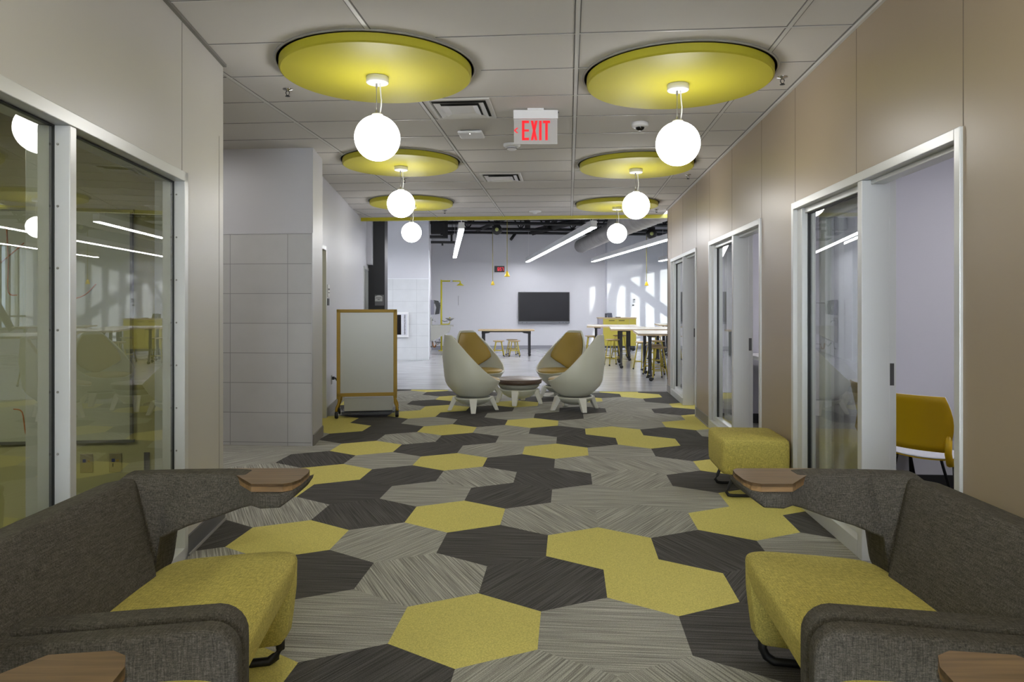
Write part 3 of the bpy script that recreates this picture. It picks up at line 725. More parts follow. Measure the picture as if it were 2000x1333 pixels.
ledlight(((1289-1000)/1375*22.6,22.6,2.86), 9.5, 0, 'linear light at the far right, mostly hidden by the beige wall')
ledlight((-4.9,21,2.86), 7.9, 0, 'linear light hidden behind the charcoal column')

# ------------------------------------------------------------------ ceiling equipment
def diffuser(x, y, lab):
    t = thing('air_diffuser', lab, 'air vent', (x, y, CEIL), 0, 'square air diffusers in the ceiling')
    mb = MB()
    def fr(h0, h1, z0, z1):
        q0 = [(-h0,-h0*1.12,z0),(h0,-h0*1.12,z0),(h0,h0*1.12,z0),(-h0,h0*1.12,z0)]; q1 = [(-h1,-h1*1.12,z1),(h1,-h1*1.12,z1),(h1,h1*1.12,z1),(-h1,h1*1.12,z1)]
        mb.loft([[Vector(p) for p in q0], [Vector(p) for p in q1]], cap=False, smooth=False)
    fr(.255,.25,-.002,-.01); fr(.25,.225,-.01,-.01); fr(.225,.18,-.012,.03)
    mb.build('outer_frame', TBAR, t)
    MB().box(-.22,.22,-.245,.245,-.0035,-.003).build('dark_throat', mat('gap_dark', (38,37,34), .9), t)
    mb = MB(); fr(.20,.155,-.02,-.008); mb.build('louvre_ring', mat('louvre_pale', (215,213,210), .25), t)
    mb = MB(); fr(.145,.10,-.024,-.010); fr(.10,.001,-.010,-.010); mb.build('louvre_ring', mat('louvre_pale', (215,213,210), .25), t)
diffuser(-.87, 5.71, 'larger looking square air diffuser beside the nearest left disc')
diffuser(-.84, 8.80, 'farther square air diffuser beyond the exit sign')
def sprinkler(x, y, lab):
    t = thing('fire_sprinkler', lab, 'sprinkler', (x, y, CEIL), 0, 'sprinkler heads in the corridor ceiling')
    MB().lathe([(.038,.002),(.036,-.006),(.012,-.010),(.012,-.018),(0,-.018)], n=20).build('escutcheon', CHROME, t)
    MB().tube([(-.008,0,-.012),(-.014,0,-.03),(-.006,0,-.048)], .003, 6).tube([(.008,0,-.012),(.014,0,-.03),(.006,0,-.048)], .003, 6).lathe([(0,-.046),(.006,-.046),(.018,-.054),(.018,-.056),(0,-.056)], n=14).build('deflector', BLACK, t)
for x, y, l in ((-2.087,5.09,'sprinkler left of the nearest left disc'),(1.50,5.10,'sprinkler right of the nearest right disc'),(-2.08,8.79,'sprinkler beyond the middle left disc'),(1.46,8.8,'sprinkler beyond the middle right disc'),(-2.09,11.76,'sprinkler by the farthest left disc'),(1.46,11.92,'sprinkler by the farthest right disc')): sprinkler(x, y, l)
t = thing('wifi_access_point', 'flat white wireless access point box on the ceiling left of the exit sign', 'access point', (-.905, 6.50, CEIL), 0)
MB().box(-.115,.115,-.115,.115,-.035,-.008).build('casing', WHITE, t, bevel=.018, seg=4)
MB().box(-.09,.09,-.09,.09,-.009,-.001).build('mounting_plate', DARKG, t)
MB().sphere((0,-.095,-.036), .005, 8, 6).build('status_lamp', mat('lamp_white', (255,255,255), .4, emit=(1,1,1), estr=2), t)
t = thing('smoke_detector', 'round white smoke detector below and left of the exit sign', 'smoke detector', (-.567, 7.0, CEIL), 0)
MB().lathe([(.085,-.001),(.085,-.02),(.07,-.032),(0,-.032)], n=32).build('detector_base', WHITE, t)
MB().lathe([(.045,-.03),(.05,-.05),(.035,-.062),(0,-.062)], n=28).build('detector_head', WHITE, t)
MB().lathe([(.043,-.045),(.0535,-.045),(.0535,-.05),(.043,-.05)], n=28).build('vent_slot', BLACK, t)
t = thing('smoke_detector', 'small flat detector on the ceiling just before the yellow edge trim', 'smoke detector', (-.576, 12.0, CEIL), 0)
MB().lathe([(.11,-.001),(.105,-.012),(.05,-.02),(.03,-.045),(0,-.045)], n=28).build('detector_base', WHITE, t)
t = thing('dome_camera', 'small dome camera with dark lens on the ceiling right of the exit sign', 'camera', (.625, 6.28, CEIL), 0)
MB().lathe([(.075,.002),(.075,-.03),(.06,-.042),(0,-.042)], n=32).build('camera_housing', WHITE, t)
MB().sphere((0,0,-.042), .04, 20, 10, sz=.75).build('lens_dome', mat('dome_dark', (16,16,17), .08), t)

# exit sign
t = thing('exit_sign', 'white edge-lit exit sign with red letters hanging from the ceiling', 'exit sign', (-.272, 5.77, 2.76), TH)
MB().box(-.067,.067,-.03,.03,.275,.289).build('ceiling_canopy', WHITE, t)
MB().box(-.182,.182,-.025,.025,.205,.276).build('sign_housing', WHITE, t, bevel=.003)
MB().box(-.178,.178,-.004,.004,.0,.205).build('sign_panel', EXITP, t)
mb = MB(); y0, y1 = -.0075, -.004; z0, z1 = .032, .192
def lbar(x0, x1, a, b): mb.box(x0, x1, y0, y1, a, b)
lbar(-.112,-.092,z0,z1); lbar(-.112,-.055,z1-.02,z1); lbar(-.112,-.055,z0,z0+.02); lbar(-.112,-.055,.103,.12)
mb.strip([(-.040,y0,z1),(-.020,y0,z1),(.014,y0,z0),(-.006,y0,z0)], (0,y1-y0,0)); mb.strip([(-.004,y0,z1),(.016,y0,z1),(-.020,y0,z0),(-.040,y0,z0)], (0,y1-y0,0))
lbar(.029,.049,z0,z1); lbar(.060,.118,z1-.02,z1); lbar(.079,.099,z0,z1)
mb.strip([(-.178,y0,.112),(-.155,y0,.134),(-.143,y0,.134),(-.165,y0,.112),(-.143,y0,.09),(-.155,y0,.09)], (0,y1-y0,0))
mb.build('exit_lettering', REDX, t)
MB().box(.183,.19,-.006,.006,.255,.267).build('test_button', BLACK, t)

# ------------------------------------------------------------------ tablet-arm lounge seats
def lounge(side, near, lab):
    """one upholstered unit; side -1 = left pair, near = the unit nearer the camera (mirrored about the joint)"""
    tl = R(4)
    def T(p):
        x, d, z = p
        if near:
            vx, vd = x+.75, d-2.0; f = (-math.sin(tl), math.cos(tl)); k = vx*f[0]+vd*f[1]
            x -= 2*k*f[0]; d -= 2*k*f[1]
        return side_map((x, d, z))
    def side_map(p):
        x, d, z = p
        if side > 0: x = -x+.075
        return Vector((x-bx, d-bd, z))
    bx, bd = (-1.1 if side < 0 else 1.175), (1.45 if near else 2.45)
    t = thing('tablet_lounge_chair', lab, 'lounge chair', (*W(bx, bd), 0), TH, 'grey and yellow lounge chairs in the foreground')
    # seat with its wrap-over front
    mb = MB(); secs = []
    for k in range(7):
        q = k/6
        xf = -.775-.085*q; df = 2.03+.84*q; xb = -1.36; db = 1.97+.76*q
        zt = .445+.012*math.sin(math.pi*q)
        secs.append([T(p) for p in ((xb,db,.27),(xf-.02,df,.29),(xf,df,zt),(xb,db,zt))])
    closed_loft(mb, secs, 32, 5, .93, .02)
    seat = mb.build('seat', YELF, t, sub=1)
    mb = MB(); secs = []
    for zz, dx, d0 in ((.40,0,2.76),(.30,.004,2.765),(.20,.018,2.775),(.12,.032,2.785),(.09,.055,2.79)):
        secs.append([T(p) for p in ((-1.30,d0-.13,zz),(-.862-dx,d0,zz),(-.868-dx,d0+.095,zz),(-1.30,d0-.02,zz))])
    closed_loft(mb, secs, 44, 16, .98, .003)
    mb.build('end_panel', YELF, t)
    # sled foot
    mb = MB()
    pts = [(-.93,2.825,.12),(-.93,2.825,.06),(-.945,2.82,.03),(-.97,2.805,.016),(-1.26,2.74,.016),(-1.32,2.72,.03),(-1.33,2.715,.12)]
    mb.tube([T(p) for p in pts], .018, 10); mb.build('sled_foot', STEELB, t)
    mb = MB(); pts = [(-.85,2.12,.3),(-.86,2.12,.05),(-.89,2.115,.018),(-1.24,2.05,.018),(-1.3,2.04,.05),(-1.3,2.04,.3)]
    mb.tube([T(p) for p in pts], .015, 10); mb.build('sled_foot', STEELB, t)
    # low arm slab (rounded front), kept on its own splay of twelve degrees
    e = (math.cos(R(11.5)), math.sin(R(11.5))); f = (-e[1], e[0])
    o = (-.752, 1.973); a, b = (-.094, -.010) if near else (.010, .106)
    def AP(l, w_, z): return side_map((o[0]-l*e[0]+w_*f[0], o[1]-l*e[1]+w_*f[1], z))
    prof = [(0,.012),(0,.25),(0,.47)]+[(.085-.085*math.cos(R(g)), .485+.085*math.sin(R(g))) for g in (10,25,40,55,70,85)]+[(.2,.57),(.78,.57),(.82,.56),(.82,.012)]
    mb = MB(); rings = []
    for w_, ins in ((a,.014),(a+.006,.004),(a+.016,0),(b-.016,0),(b-.006,.004),(b,.014)):
        cz = .29; cl = .4
        rings.append([AP(l+(ins if l < cl else -ins), w_, max(.012, z-(ins if z > cz else 0))) for l, z in prof])
    mb.loft(rings); mb.build('arm_slab', GREYF, t)
    # leaning back cushion
    mb = MB(); secs = []
    n = 7
    for k in range(n):
        q = k/(n-1); d = 1.90+.66*q
        if k == n-1: d = 2.60
        tw = .13*q
        secs.append([T(p) for p in ((-1.52,d-.03,.40),(-1.262-.012*q,d-.02-.03*q,.41),(-1.445-.03*q,d+tw+.03,.765),(-1.60,d+tw+.03,.745))])
    closed_loft(mb, secs, 32, 9, .965, .006); mb.build('back_cushion', GREYF, t, sub=1)
    # wing that sweeps forward to carry the tablet: (x, inner low, outer low, inner top, outer top, z low, z top)
    ws = [(-1.585,2.50,2.72,2.66,2.77,.40,.70),(-1.52,2.56,2.78,2.76,2.86,.40,.77),(-1.40,2.575,2.78,2.775,2.87,.40,.772),(-1.345,2.60,2.78,2.775,2.875,.41,.772),(-1.336,2.62,2.78,2.775,2.875,.42,.772),
          (-1.328,2.64,2.79,2.77,2.88,.555,.772),(-1.25,2.70,2.82,2.775,2.88,.582,.772),(-1.15,2.72,2.85,2.775,2.885,.61,.772),(-1.05,2.71,2.87,2.74,2.885,.648,.768),
          (-.99,2.66,2.88,2.66,2.89,.672,.75),(-.94,2.62,2.885,2.62,2.895,.672,.738),(-.87,2.62,2.885,2.62,2.895,.676,.738),(-.83,2.66,2.88,2.64,2.89,.705,.74),(-.812,2.72,2.86,2.68,2.88,.73,.746)]
    mb = MB(); secs = [[T(p) for p in ((x,il,zl),(x,ol,zl),(x,ot,zt),(x,it,zt))] for x, il, ol, it, ot, zl, zt in ws]
    closed_loft(mb, secs, 44, 7, .93, .006); mb.build('wing_arm', GREYF, t)
    # wooden tablet
    ol = [(-1.165,2.885),(-.845,2.885),(-.822,2.86),(-.812,2.80),(-.812,2.70),(-.828,2.655),(-.858,2.632),(-.975,2.632),(-1.165,2.868)]
    mb = MB()
    bot = [T((x,d,.738)) for x, d in ol]; mid = [T((x,d,.768)) for x, d in ol]; top = [T((x,d,.772)) for x, d in ol]
    cc = sum(top, Vector())/len(top); top = [cc+(v-cc)*.985 for v in top]
    mb.loft([bot, mid], cap=False, smooth=False)
    tb = mb.build('tablet_edge', WALNE, t)
    mb = MB(); va = [mb._v(p) for p in mid]; mb.face(va); 
    vb = [mb._v(p+Vector((0,0,-.012))) for p in mid]; mb.face(vb[::-1])
    for k in range(len(va)): mb.face([va[k], va[(k+1)%len(va)], vb[(k+1)%len(va)], vb[k]])
    mb.build('tablet_top', WALN, t)
    return t
lounge(-1, False, 'grey and yellow lounge chair on the left, farther one, tablet over the walkway')
lounge(-1, True, 'grey and yellow lounge chair at the lower left corner, nearest the camera on the left')
lounge(1, False, 'grey and yellow lounge chair on the right, farther one, below the yellow ottoman')
lounge(1, True, 'grey and yellow lounge chair at the lower right corner, nearest the camera on the right')

# ------------------------------------------------------------------ yellow ottoman
t = thing('ottoman', 'yellow square upholstered ottoman on black sled legs against the beige wall', 'ottoman', (1.375, 5.58, 0), 0)
mb = MB(); secs = []
for zz, k in ((.19,.955),(.215,.99),(.3,1.0),(.40,1.0),(.432,.985),(.445,.94)):
    h = .25*k; hy = .29*k
    secs.append([(-h,-hy,zz),(h,-hy,zz),(h,hy,zz),(-h,hy,zz)])
rings = [rring(q, 40, 11) for q in secs]; mb.loft(rings); mb.build('cushion', YELF, t)
for sy in (-1, 1):
    MB().tube([(-.13,sy*.2,.2),(-.185,sy*.2,.07),(-.2,sy*.2,.04),(-.185,sy*.2,.018),(-.15,sy*.2,.014),(.16,sy*.2,.014),(.2,sy*.2,.04),(.14,sy*.2,.2)], .0125, 10).build('sled_leg', STEELB, t)

# ------------------------------------------------------------------ egg lounge chairs and round table
def shell_R(z):
    pts = [(.20,.195),(.235,.24),(.28,.29),(.34,.34),(.42,.385),(.52,.402),(.62,.395),(.72,.37),(.82,.335),(.92,.29),(1.0,.245),(1.05,.21)]
    if z <= pts[0][0]: return pts[0][1]
    for (a, ra_), (b, rb) in zip(pts, pts[1:]):
        if z <= b: return ra_+(rb-ra_)*(z-a)/(b-a)
    return pts[-1][1]
def shell_c(z):
    back = -.385-.035*max(0, min(1, (z-.42)/.3)) + .02*max(0,(z-.8)/.25)
    return (back+shell_R(z))*max(0, min(1, (z-.30)/.25))
def rim_line(x):
    t = max(0, min(1, (.40-x)/.76)); return .395+.65*(t**1.85)
def rim_z(ph):
    z = .395
    lo, hi = .38, 1.04
    f = lambda zz: zz-min(1.04, rim_line(shell_c(zz)+shell_R(zz)*math.cos(ph)))
    z = lo
    while z < hi and f(z) < 0: z += .004
    return min(z, 1.04)
N = 56
def build_egg(lab):
    t = thing('swivel_egg_chair', lab, 'lounge chair', (0,0,0), 0, 'four egg shaped swivel chairs round the low table')
    mb = MB(); M_ = 16; grid = []
    for k in range(N):
        ph = 2*math.pi*k/N; zr = rim_z(ph); col = []
        for j in range(M_+1):
            z = .20+(zr-.20)*(j/M_)**.85; col.append(Vector((shell_c(z)+shell_R(z)*math.cos(ph), shell_R(z)*math.sin(ph), z)))
        grid.append(col)
    V = [[mb._v(p) for p in c] for c in grid]; base = mb._v((0,0,.195))
    for k in range(N):
        a, b = V[k], V[(k+1)%N]; mb.face([base, b[0], a[0]], True)
        for j in range(M_): mb.face([a[j], b[j], b[j+1], a[j+1]], True)
    sh = mb.build('shell', OFFW, t)
    so = sh.modifiers.new('thick', 'SOLIDIFY'); so.thickness = .026; so.offset = -1; so.use_rim = True
    bv = sh.modifiers.new('soft', 'BEVEL'); bv.width = .008; bv.segments = 3; bv.limit_method = 'ANGLE'; bv.angle_limit = R(50)
    # back pad
    def hw(s_):   # half width in metres from bottom point to flat top
        pts = [(0,.03),(.08,.13),(.2,.25),(.30,.31),(.40,.315),(.6,.285),(.8,.22),(1,.15)]
        for (a, wa), (b, wb_) in zip(pts, pts[1:]):
            if s_ <= b: return wa+(wb_-wa)*(s_-a)/(b-a)
        return .125
    mb = MB(); rows_o = []; rows_i = []; nz, nx = 16, 14
    for j in range(nz+1):
        s_ = j/nz; z = .445+.555*s_; r_ = shell_R(z)-.028; cx_ = shell_c(z)
        lean = .16*(1-s_)**1.6
        ro, ri = [], []
        for i in range(nx+1):
            u_ = (2*i/nx-1); w_ = min(hw(s_), r_*.97)*u_
            ang = math.asin(max(-1, min(1, w_/r_)))
            x = cx_-r_*math.cos(ang)+lean
            th = .045*(1-abs(u_)**4)*(1-abs(2*s_-1)**6)+.006
            ro.append(mb._v((x, w_, z))); ri.append(mb._v((x+th, w_*.985, z+.004)))
        rows_o.append(ro); rows_i.append(ri)
    for j in range(nz):
        for i in range(nx):
            mb.face([rows_i[j][i], rows_i[j][i+1], rows_i[j+1][i+1], rows_i[j+1][i]], True); mb.face([rows_o[j][i], rows_o[j+1][i], rows_o[j+1][i+1], rows_o[j][i+1]], True)
        for A_, B_ in ((rows_o, rows_i),):
            mb.face([A_[j][0], B_[j][0], B_[j+1][0], A_[j+1][0]], True); mb.face([A_[j][nx], A_[j+1][nx], B_[j+1][nx], B_[j][nx]], True)
    for i in range(nx):
        mb.face([rows_o[0][i], rows_o[0][i+1], rows_i[0][i+1], rows_i[0][i]], True); mb.face([rows_o[nz][i], rows_i[nz][i], rows_i[nz][i+1], rows_o[nz][i+1]], True)
    mb.build('back_pad', GOLD, t)
    mb = MB(); rings = []
    for rr_, z in ((.30,.385),(.345,.40),(.352,.42),(.34,.437),(.30,.449),(.2,.452),(.02,.452)):
        rings.append([Vector((.015+rr_*math.cos(2*math.pi*k/36)*1.0, rr_*math.sin(2*math.pi*k/36), z-.018*(math.cos(2*math.pi*k/36) < -.2)*0)) for k in range(36)])
    mb.loft(rings); mb.build('seat_pad', GOLD, t)
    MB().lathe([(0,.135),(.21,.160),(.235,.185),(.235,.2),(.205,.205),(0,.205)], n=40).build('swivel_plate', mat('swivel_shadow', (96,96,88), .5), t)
    leg_base(t, .26, .185)
    return t
def leg_base(t, r0, zt, sp=.10):
    MB().lathe([(0,.075),(.08,.078),(.16,.10),(.225,.14),(r0-.012,zt-.02),(r0,zt-.008),(r0,zt+.004),(r0-.02,zt+.008),(.18,zt+.004)], n=44).build('base_bowl', OFFW, t)
    for k in range(4):
        a = R(45+90*k); mb = MB(); ring = []
        for (rr_, zz, w_, th_) in ((r0-.02,zt+.007,.054,.046),(r0+sp-.035,.006,.031,.032)):
            q = []
            for sx, sy in ((-1,-1),(1,-1),(1,1),(-1,1)):
                q.append(Vector(((rr_+sx*th_*.8)*math.cos(a)-sy*w_*math.sin(a), (rr_+sx*th_*.8)*math.sin(a)+sy*w_*math.cos(a), zz)))
            ring.append(q)
        mb.loft(ring, smooth=False); mb.build('leg', OFFW2, t, bevel=.006)
e0 = build_egg('swivel egg chair front left of the low table, seen from outside')
TC = W(.10, 10.30)
def face_table(p, off=0): return math.atan2(TC[1]-p[1], TC[0]-p[0])+off
pA_ = W(-.53, 9.62); e0.location = (*pA_, .004); e0.rotation_euler = (0,0,R(27))
pB_ = W(.86, 9.68); eB = dup(e0, (*pB_, .004), R(180-23+9), 'swivel egg chair front right of the low table, seen from outside')
pC_ = W(-.50, 10.95); eC = dup(e0, (*pC_, .004), R(-46), 'swivel egg chair back left of the low table, ochre pads facing us')
pD_ = W(.755, 10.95); eD = dup(e0, (*pD_, .004), R(180+50), 'swivel egg chair back right of the low table, ochre pads facing us')
def turn_base(root, off):
    for ch in root.children:
        if ch.name.startswith('leg'): ch.rotation_euler = (0,0,off)
turn_base(e0, R(26)); turn_base(eB, R(-8)); turn_base(eC, R(20)); turn_base(eD, R(10))
t = thing('coffee_table', 'low round wood topped table between the four egg chairs', 'coffee table', (*TC, .004), R(38))
MB().lathe([(0,.372),(.333,.372),(.342,.367),(.342,.363),(0,.363)], n=56).build('table_top', TTOP, t)
MB().lathe([(0,.30),(.318,.30),(.332,.31),(.341,.363),(0,.363)], n=56).build('table_rim', TEDGE, t)
MB().lathe([(.20,.20),(.27,.235),(.30,.27),(.30,.30),(0,.30)], n=44).build('table_collar', mat('swivel_shadow2', (150,150,138), .5), t)
leg_base(t, .275, .215, .085)

# ------------------------------------------------------------------ rolling whiteboard cart
tx, ty = W(-1.853, 9.0)
t = thing('whiteboard_trolley', 'mustard framed trolley of whiteboard panels on casters', 'whiteboard trolley', (tx, ty, .004), TH+R(9))
w = .378; zb, ztp = .275, 1.385
mb = MB(); mb.box(-w, -w+.045, -.02, .02, zb-.03, ztp); mb.box(w-.045, w, -.02, .02, zb-.03, ztp); mb.box(-w, w, -.02, .02, ztp-.04, ztp); mb.box(-w, w, -.02, .02, zb, zb+.045)
mb.box(-w, -w+.03, .36, .40, zb-.03, ztp-.01); mb.box(w-.03, w, .36, .40, zb-.03, ztp-.01); mb.box(-w, w, .36, .40, ztp-.05, ztp-.01)
mb.build('frame', YMUST, t, bevel=.004)
MB().box(-w+.045, w-.045, -.008, .01, zb+.045, ztp-.04).build('board_panel', BOARD, t)
MB().box(-w+.045, w-.045, .03, .045, zb+.05, ztp-.06).box(-w+.045, w-.045, .07, .085, zb+.05, ztp-.06).build('spare_board', BOARD, t)
MB().box(-w+.09, w-.055, .0, .34, .085, .255).build('storage_tray', mat('tray_grey', (165,164,152), .45), t, bevel=.006)
MB().box(-w+.06, w-.03, .0, .34, .055, .075).build('base_rail', BLACK, t)
for sx in (-1, 1):
    for yy in (0, .37):
        MB().tube([(sx*(w-.03),yy,zb+.0),(sx*(w-.025),yy,.19),(sx*(w-.0),yy-.01,.13),(sx*(w+.005),yy-.02,.085)], .017, 10).build('frame_leg', YMUST, t)
        c = MB(); c.xf = Matrix.Translation((sx*(w+.0), yy-.025, .045)) @ Matrix.Rotation(R(90), 4, 'Y')
        c.lathe([(0,-.022),(.036,-.022),(.043,-.016),(.043,.016),(.036,.022),(0,.022)], n=22); cw = c.build('caster', BLACK, t)
        c = MB(); c.xf = Matrix.Translation((sx*(w+.0), yy-.025, .045)) @ Matrix.Rotation(R(90), 4, 'Y'); c.lathe([(0,-.026),(.02,-.026),(.02,.026),(0,.026)], n=16); c.build('caster_hub', WHITE, cw)

# ------------------------------------------------------------------ workshop furniture
def caster(t, x, y, z=.04, r_=.04):
    c = MB(); c.xf = Matrix.Translation((x, y, z)) @ Matrix.Rotation(R(90), 4, 'X')
    c.lathe([(0,-.018),(r_*.8,-.018),(r_,-.012),(r_,.012),(r_*.8,.018),(0,.018)], n=18)
    c.build('caster', BLACK, t)
def high_table(x, y, rz, L_, Wd, h, lab, first=[None]):
    t = thing('workshop_table', lab, 'table', (x, y, .004), rz, 'tall plywood topped tables in the workshop')
    MB().box(-L_/2, L_/2, -Wd/2, Wd/2, h-.012, h).build('table_top', mat('laminate_pale', (182,174,160), .25), t)
    MB().box(-L_/2, L_/2, -Wd/2, Wd/2, h-.04, h-.0125).build('table_edge', PLY, t)
    for sx in (-1, 1):
        for sy in (-1, 1):
            px_, py_ = sx*(L_/2-.24), sy*(Wd/2-.22)
            mb = MB(); mb.box(px_-.032, px_+.032, py_-.03, py_+.03, .22, h-.04); mb.box(px_-.05, px_+.12, py_-.02, py_+.02, h-.07, h-.04)
            mb.build('post', STEELB, t)
            mb = MB()
            for s2 in (-1, 1):
                mb.strip([(px_-.02, py_, .30),(px_-.02, py_+s2*.27, .085),(px_-.02, py_+s2*.27, .115),(px_-.02, py_, .40)], (.04,0,0))
            mb.build('splayed_foot', STEELB, t)
            for s2 in (-1, 1): caster(t, px_, py_+s2*.27)
    return t
def at(px, py, z=0.0):       # plan point under a spot seen at height z (used for measuring placement only)
    d = 1375*(EYE-z)/(py-597.8); return W((px-1000)/1375*d, d)
TR = R(-2.2)
def tplace(corner_px, corner_py, L_, Wd, h, lab):
    x, y = at(corner_px, corner_py, h)
    c_, s_ = math.cos(TR), math.sin(TR); lx, ly = L_/2, Wd/2
    return high_table(x+lx*c_-ly*s_, y+lx*s_+ly*c_, TR, L_, Wd, h, lab)
tplace(1246, 652.5, 1.8, 1.9, .90, 'tall table nearest the beige wall end, cut off by it')
tplace(1193, 643.3, 1.45, 2.0, .90, 'tall table in the middle of the workshop, behind the nearest one')
tplace(1146, 637.6, 1.35, 1.6, .90, 'tall table farthest left, just right of the ochre chair back')
tplace(1287, 634.8, 1.6, 1.5, .90, 'tall table at the far right behind the others')

def make_stool(h, r_, lab, low=False):
    t = thing('work_stool', lab, 'stool', (0,0,.004), 0, 'yellow legged stools in the workshop')
    MB().lathe([(0,h-.022),(r_-.01,h-.022),(r_,h-.014),(r_,h-.006),(r_-.01,h),(0,h)], n=28).build('seat', PLY, t)
    for k in range(4):
        a = R(45+90*k); ca, sa = math.cos(a), math.sin(a)
        lg = MB().tube([(ca*r_*.62,sa*r_*.62,h-.02),(ca*r_*.72,sa*r_*.72,h-.08),(ca*(r_+.04),sa*(r_+.04),.035)], .0125, 8).build('leg', YSTOOL, t)
        MB().sphere((ca*(r_+.043),sa*(r_+.043),.022), .021, 10, 8).build('foot', BLACK, lg)
    zr = .17; q = r_+.01
    mb = MB(); c4 = [(math.cos(R(45+90*k))*q, math.sin(R(45+90*k))*q) for k in range(4)]
    for k in range(4): mb.tube([(*c4[k], zr+.03*(k % 2)), (*c4[(k+1)%4], zr+.03*(k % 2))], .009, 6)
    mb.build('stretcher_ring', YSTOOL, t)
    MB().tube([(math.cos(R(g))*r_*.66, math.sin(R(g))*r_*.66, h-.032) for g in range(0, 361, 20)], .009, 6).build('seat_ring', YSTOOL, t)
    return t
hs = make_stool(.63, .175, 'tall stool nearest the beige wall end')
stools = [(1284, 741, 15, None), (1277, 733, 40, 'tall stool just behind the nearest one by the wall end'), (1284, 719, 10, 'tall stool under the nearest tall table'),
          (1256, 723, 30, 'tall stool between the nearest and middle tables'), (1197, 714.5, 20, 'tall stool in front of the middle table beside the egg chair'),
          (1210, 700, 50, 'tall stool in front of the yellow cabinet'), (1155, 702, 5, 'tall stool between the two right egg chairs'), (1281, 703, 35, 'tall stool under the far right table')]
for i, (px, py, rz, lab) in enumerate(stools):
    x, y = at(px, py)
    if i == 0: hs.location = (x, y, .004); hs.rotation_euler = (0,0,R(rz))
    else: dup(hs, (x, y, .004), R(rz), lab)
ls = make_stool(.45, .165, 'low stool under the low table, left of the pair')
x, y = at(974, 697); ls.location = (x, y, .004); ls.rotation_euler = (0,0,R(10))
ls['group'] = 'low stools under the low table'
x, y = at(1005, 697); dup(ls, (x, y, .004), R(2), 'low stool under the low table, front right of the pair', 'low stools under the low table')
x, y = at(1000, 693.5); dup(ls, (x, y, .004), R(-6), 'low stool half hidden behind the right low stool', 'low stools under the low table')
# low table under the screen
x, y = W((989-1000)/1375*20.1, 20.3)
t = thing('work_table', 'low wood topped table with black legs below the wall screen', 'table', (x, y, .004), AL*.4)
MB().box(-.80,.80,-.38,.38,.715,.75).build('table_top', PLY, t)
MB().box(-.70,.70,-.3,.3,.68,.715).build('apron', STEELB, t)
for sx in (-1,1):
    MB().strip([(sx*.70,-.31,.68),(sx*.45,-.31,.68),(sx*.50,-.31,.655),(sx*.70,-.31,.63)], (0,.02,0)).build('corner_bracket', STEELB, t)
    for sy in (-1,1):
        MB().box(sx*.66-.035, sx*.66+.035, sy*.28-.03, sy*.28+.03, .08, .70).build('leg', STEELB, t)
        caster(t, sx*.66, sy*.28)

# yellow cabinet near the far corner
x, y = W((1206-1000)/1375*22.3, 22.45)
t = thing('storage_cabinet', 'yellow two door storage cabinet with pale top in the far corner', 'cabinet', (x, y, .004), R(3))
MB().box(-.62,.60,-.27,.27,1.03,1.06).build('cabinet_top', PLY, t)
MB().box(-.60,-.46,-.25,.25,.16,1.03).box(-.46,.58,-.24,.25,.16,1.03).build('cabinet_body', mat('cabinet_grey', (150,146,160), .4), t)
for sx, n_ in ((-1,'left'),(1,'right')):
    x0, x1 = (-.46, .0) if sx < 0 else (.006, .36)
    d_ = MB().box(x0, x1, -.262, -.242, .17, 1.02).build('door', mat('cabinet_yellow', (172,160,66), .35), t)
    MB().box((x0+x1)/2-.10+.05*-sx, (x0+x1)/2+.08+.05*-sx, -.272, -.262, .955, .975).build('door_handle', BLACK, d_)
MB().box(.37,.58,-.262,-.242,.17,1.02).build('side_front', mat('cabinet_yellow', (172,160,66), .35), t)
for sx in (-.5,.5):
    for sy in (-.2,.2): caster(t, sx, sy, .06, .055)
MB().box(-.55,.55,-.22,.22,.10,.16).build('cabinet_plinth', DARKG, t)
x, y = W((1190-1000)/1375*22.3, 22.35)
t = thing('desk_phone', 'dark desk phone on the yellow cabinet', 'phone', (x, y, 1.065), R(3))
MB().strip([(-.06,-.08,0),(.1,-.08,0),(.1,.06,.12),(-.06,.06,.12)], (0,.02,.02)).build('phone_body', mat('phone_grey', (60,62,72), .4), t)
MB().box(-.13,-.07,-.05,.05,.0,.13).build('handset', mat('phone_dark', (36,38,48), .4), t)
x, y = W((1207-1000)/1375*22.3, 22.3)
t = thing('flat_device', 'thin black device lying on the yellow cabinet right of the phone', 'device', (x, y, 1.065), R(3))
MB().box(-.08,.08,-.06,.06,0,.02).build('device_case', BLACK, t, bevel=.003)

# wall screen
def bw(px, v=VF):     # point on the back wall for a column of the view
    th = math.atan2((px-1000)/1375, 1); dx = math.sin(th-TH); dy = math.cos(th-TH)
    # S-grid v of a point (x,y) is -x*SA + y*CA
    k = v/(-dx*SA+dy*CA); return (dx*k, dy*k)
def bz(py, p): d = p[1]*CT-p[0]*ST; return EYE+(597.8-py)/1375*d
p = bw(1062); z0, z1 = bz(628, p), bz(571, p)
t = thing('wall_screen', 'large black flat screen display on the back wall', 'screen', (p[0], p[1], z0), AL)
MB().box(-.86,.86,-.10,-.01,0,z1-z0).build('screen_bezel', BLACK, t, bevel=.006)
MB().box(-.825,.825,-.104,-.099,.03,z1-z0-.03).build('display_panel', SCREEN, t)
MB().box(-.86,.86,-.11,-.01,-.07,-.0).box(-.05,.05,-.113,-.109,-.02,.0).build('speaker_bar', SILVER, t)
mb = MB()
for k in (-.75,-.6,.5,.62,.72): mb.box(k, k+.03, -.113, -.11, -.045, -.03)
mb.build('port_marks', BLACK, t)
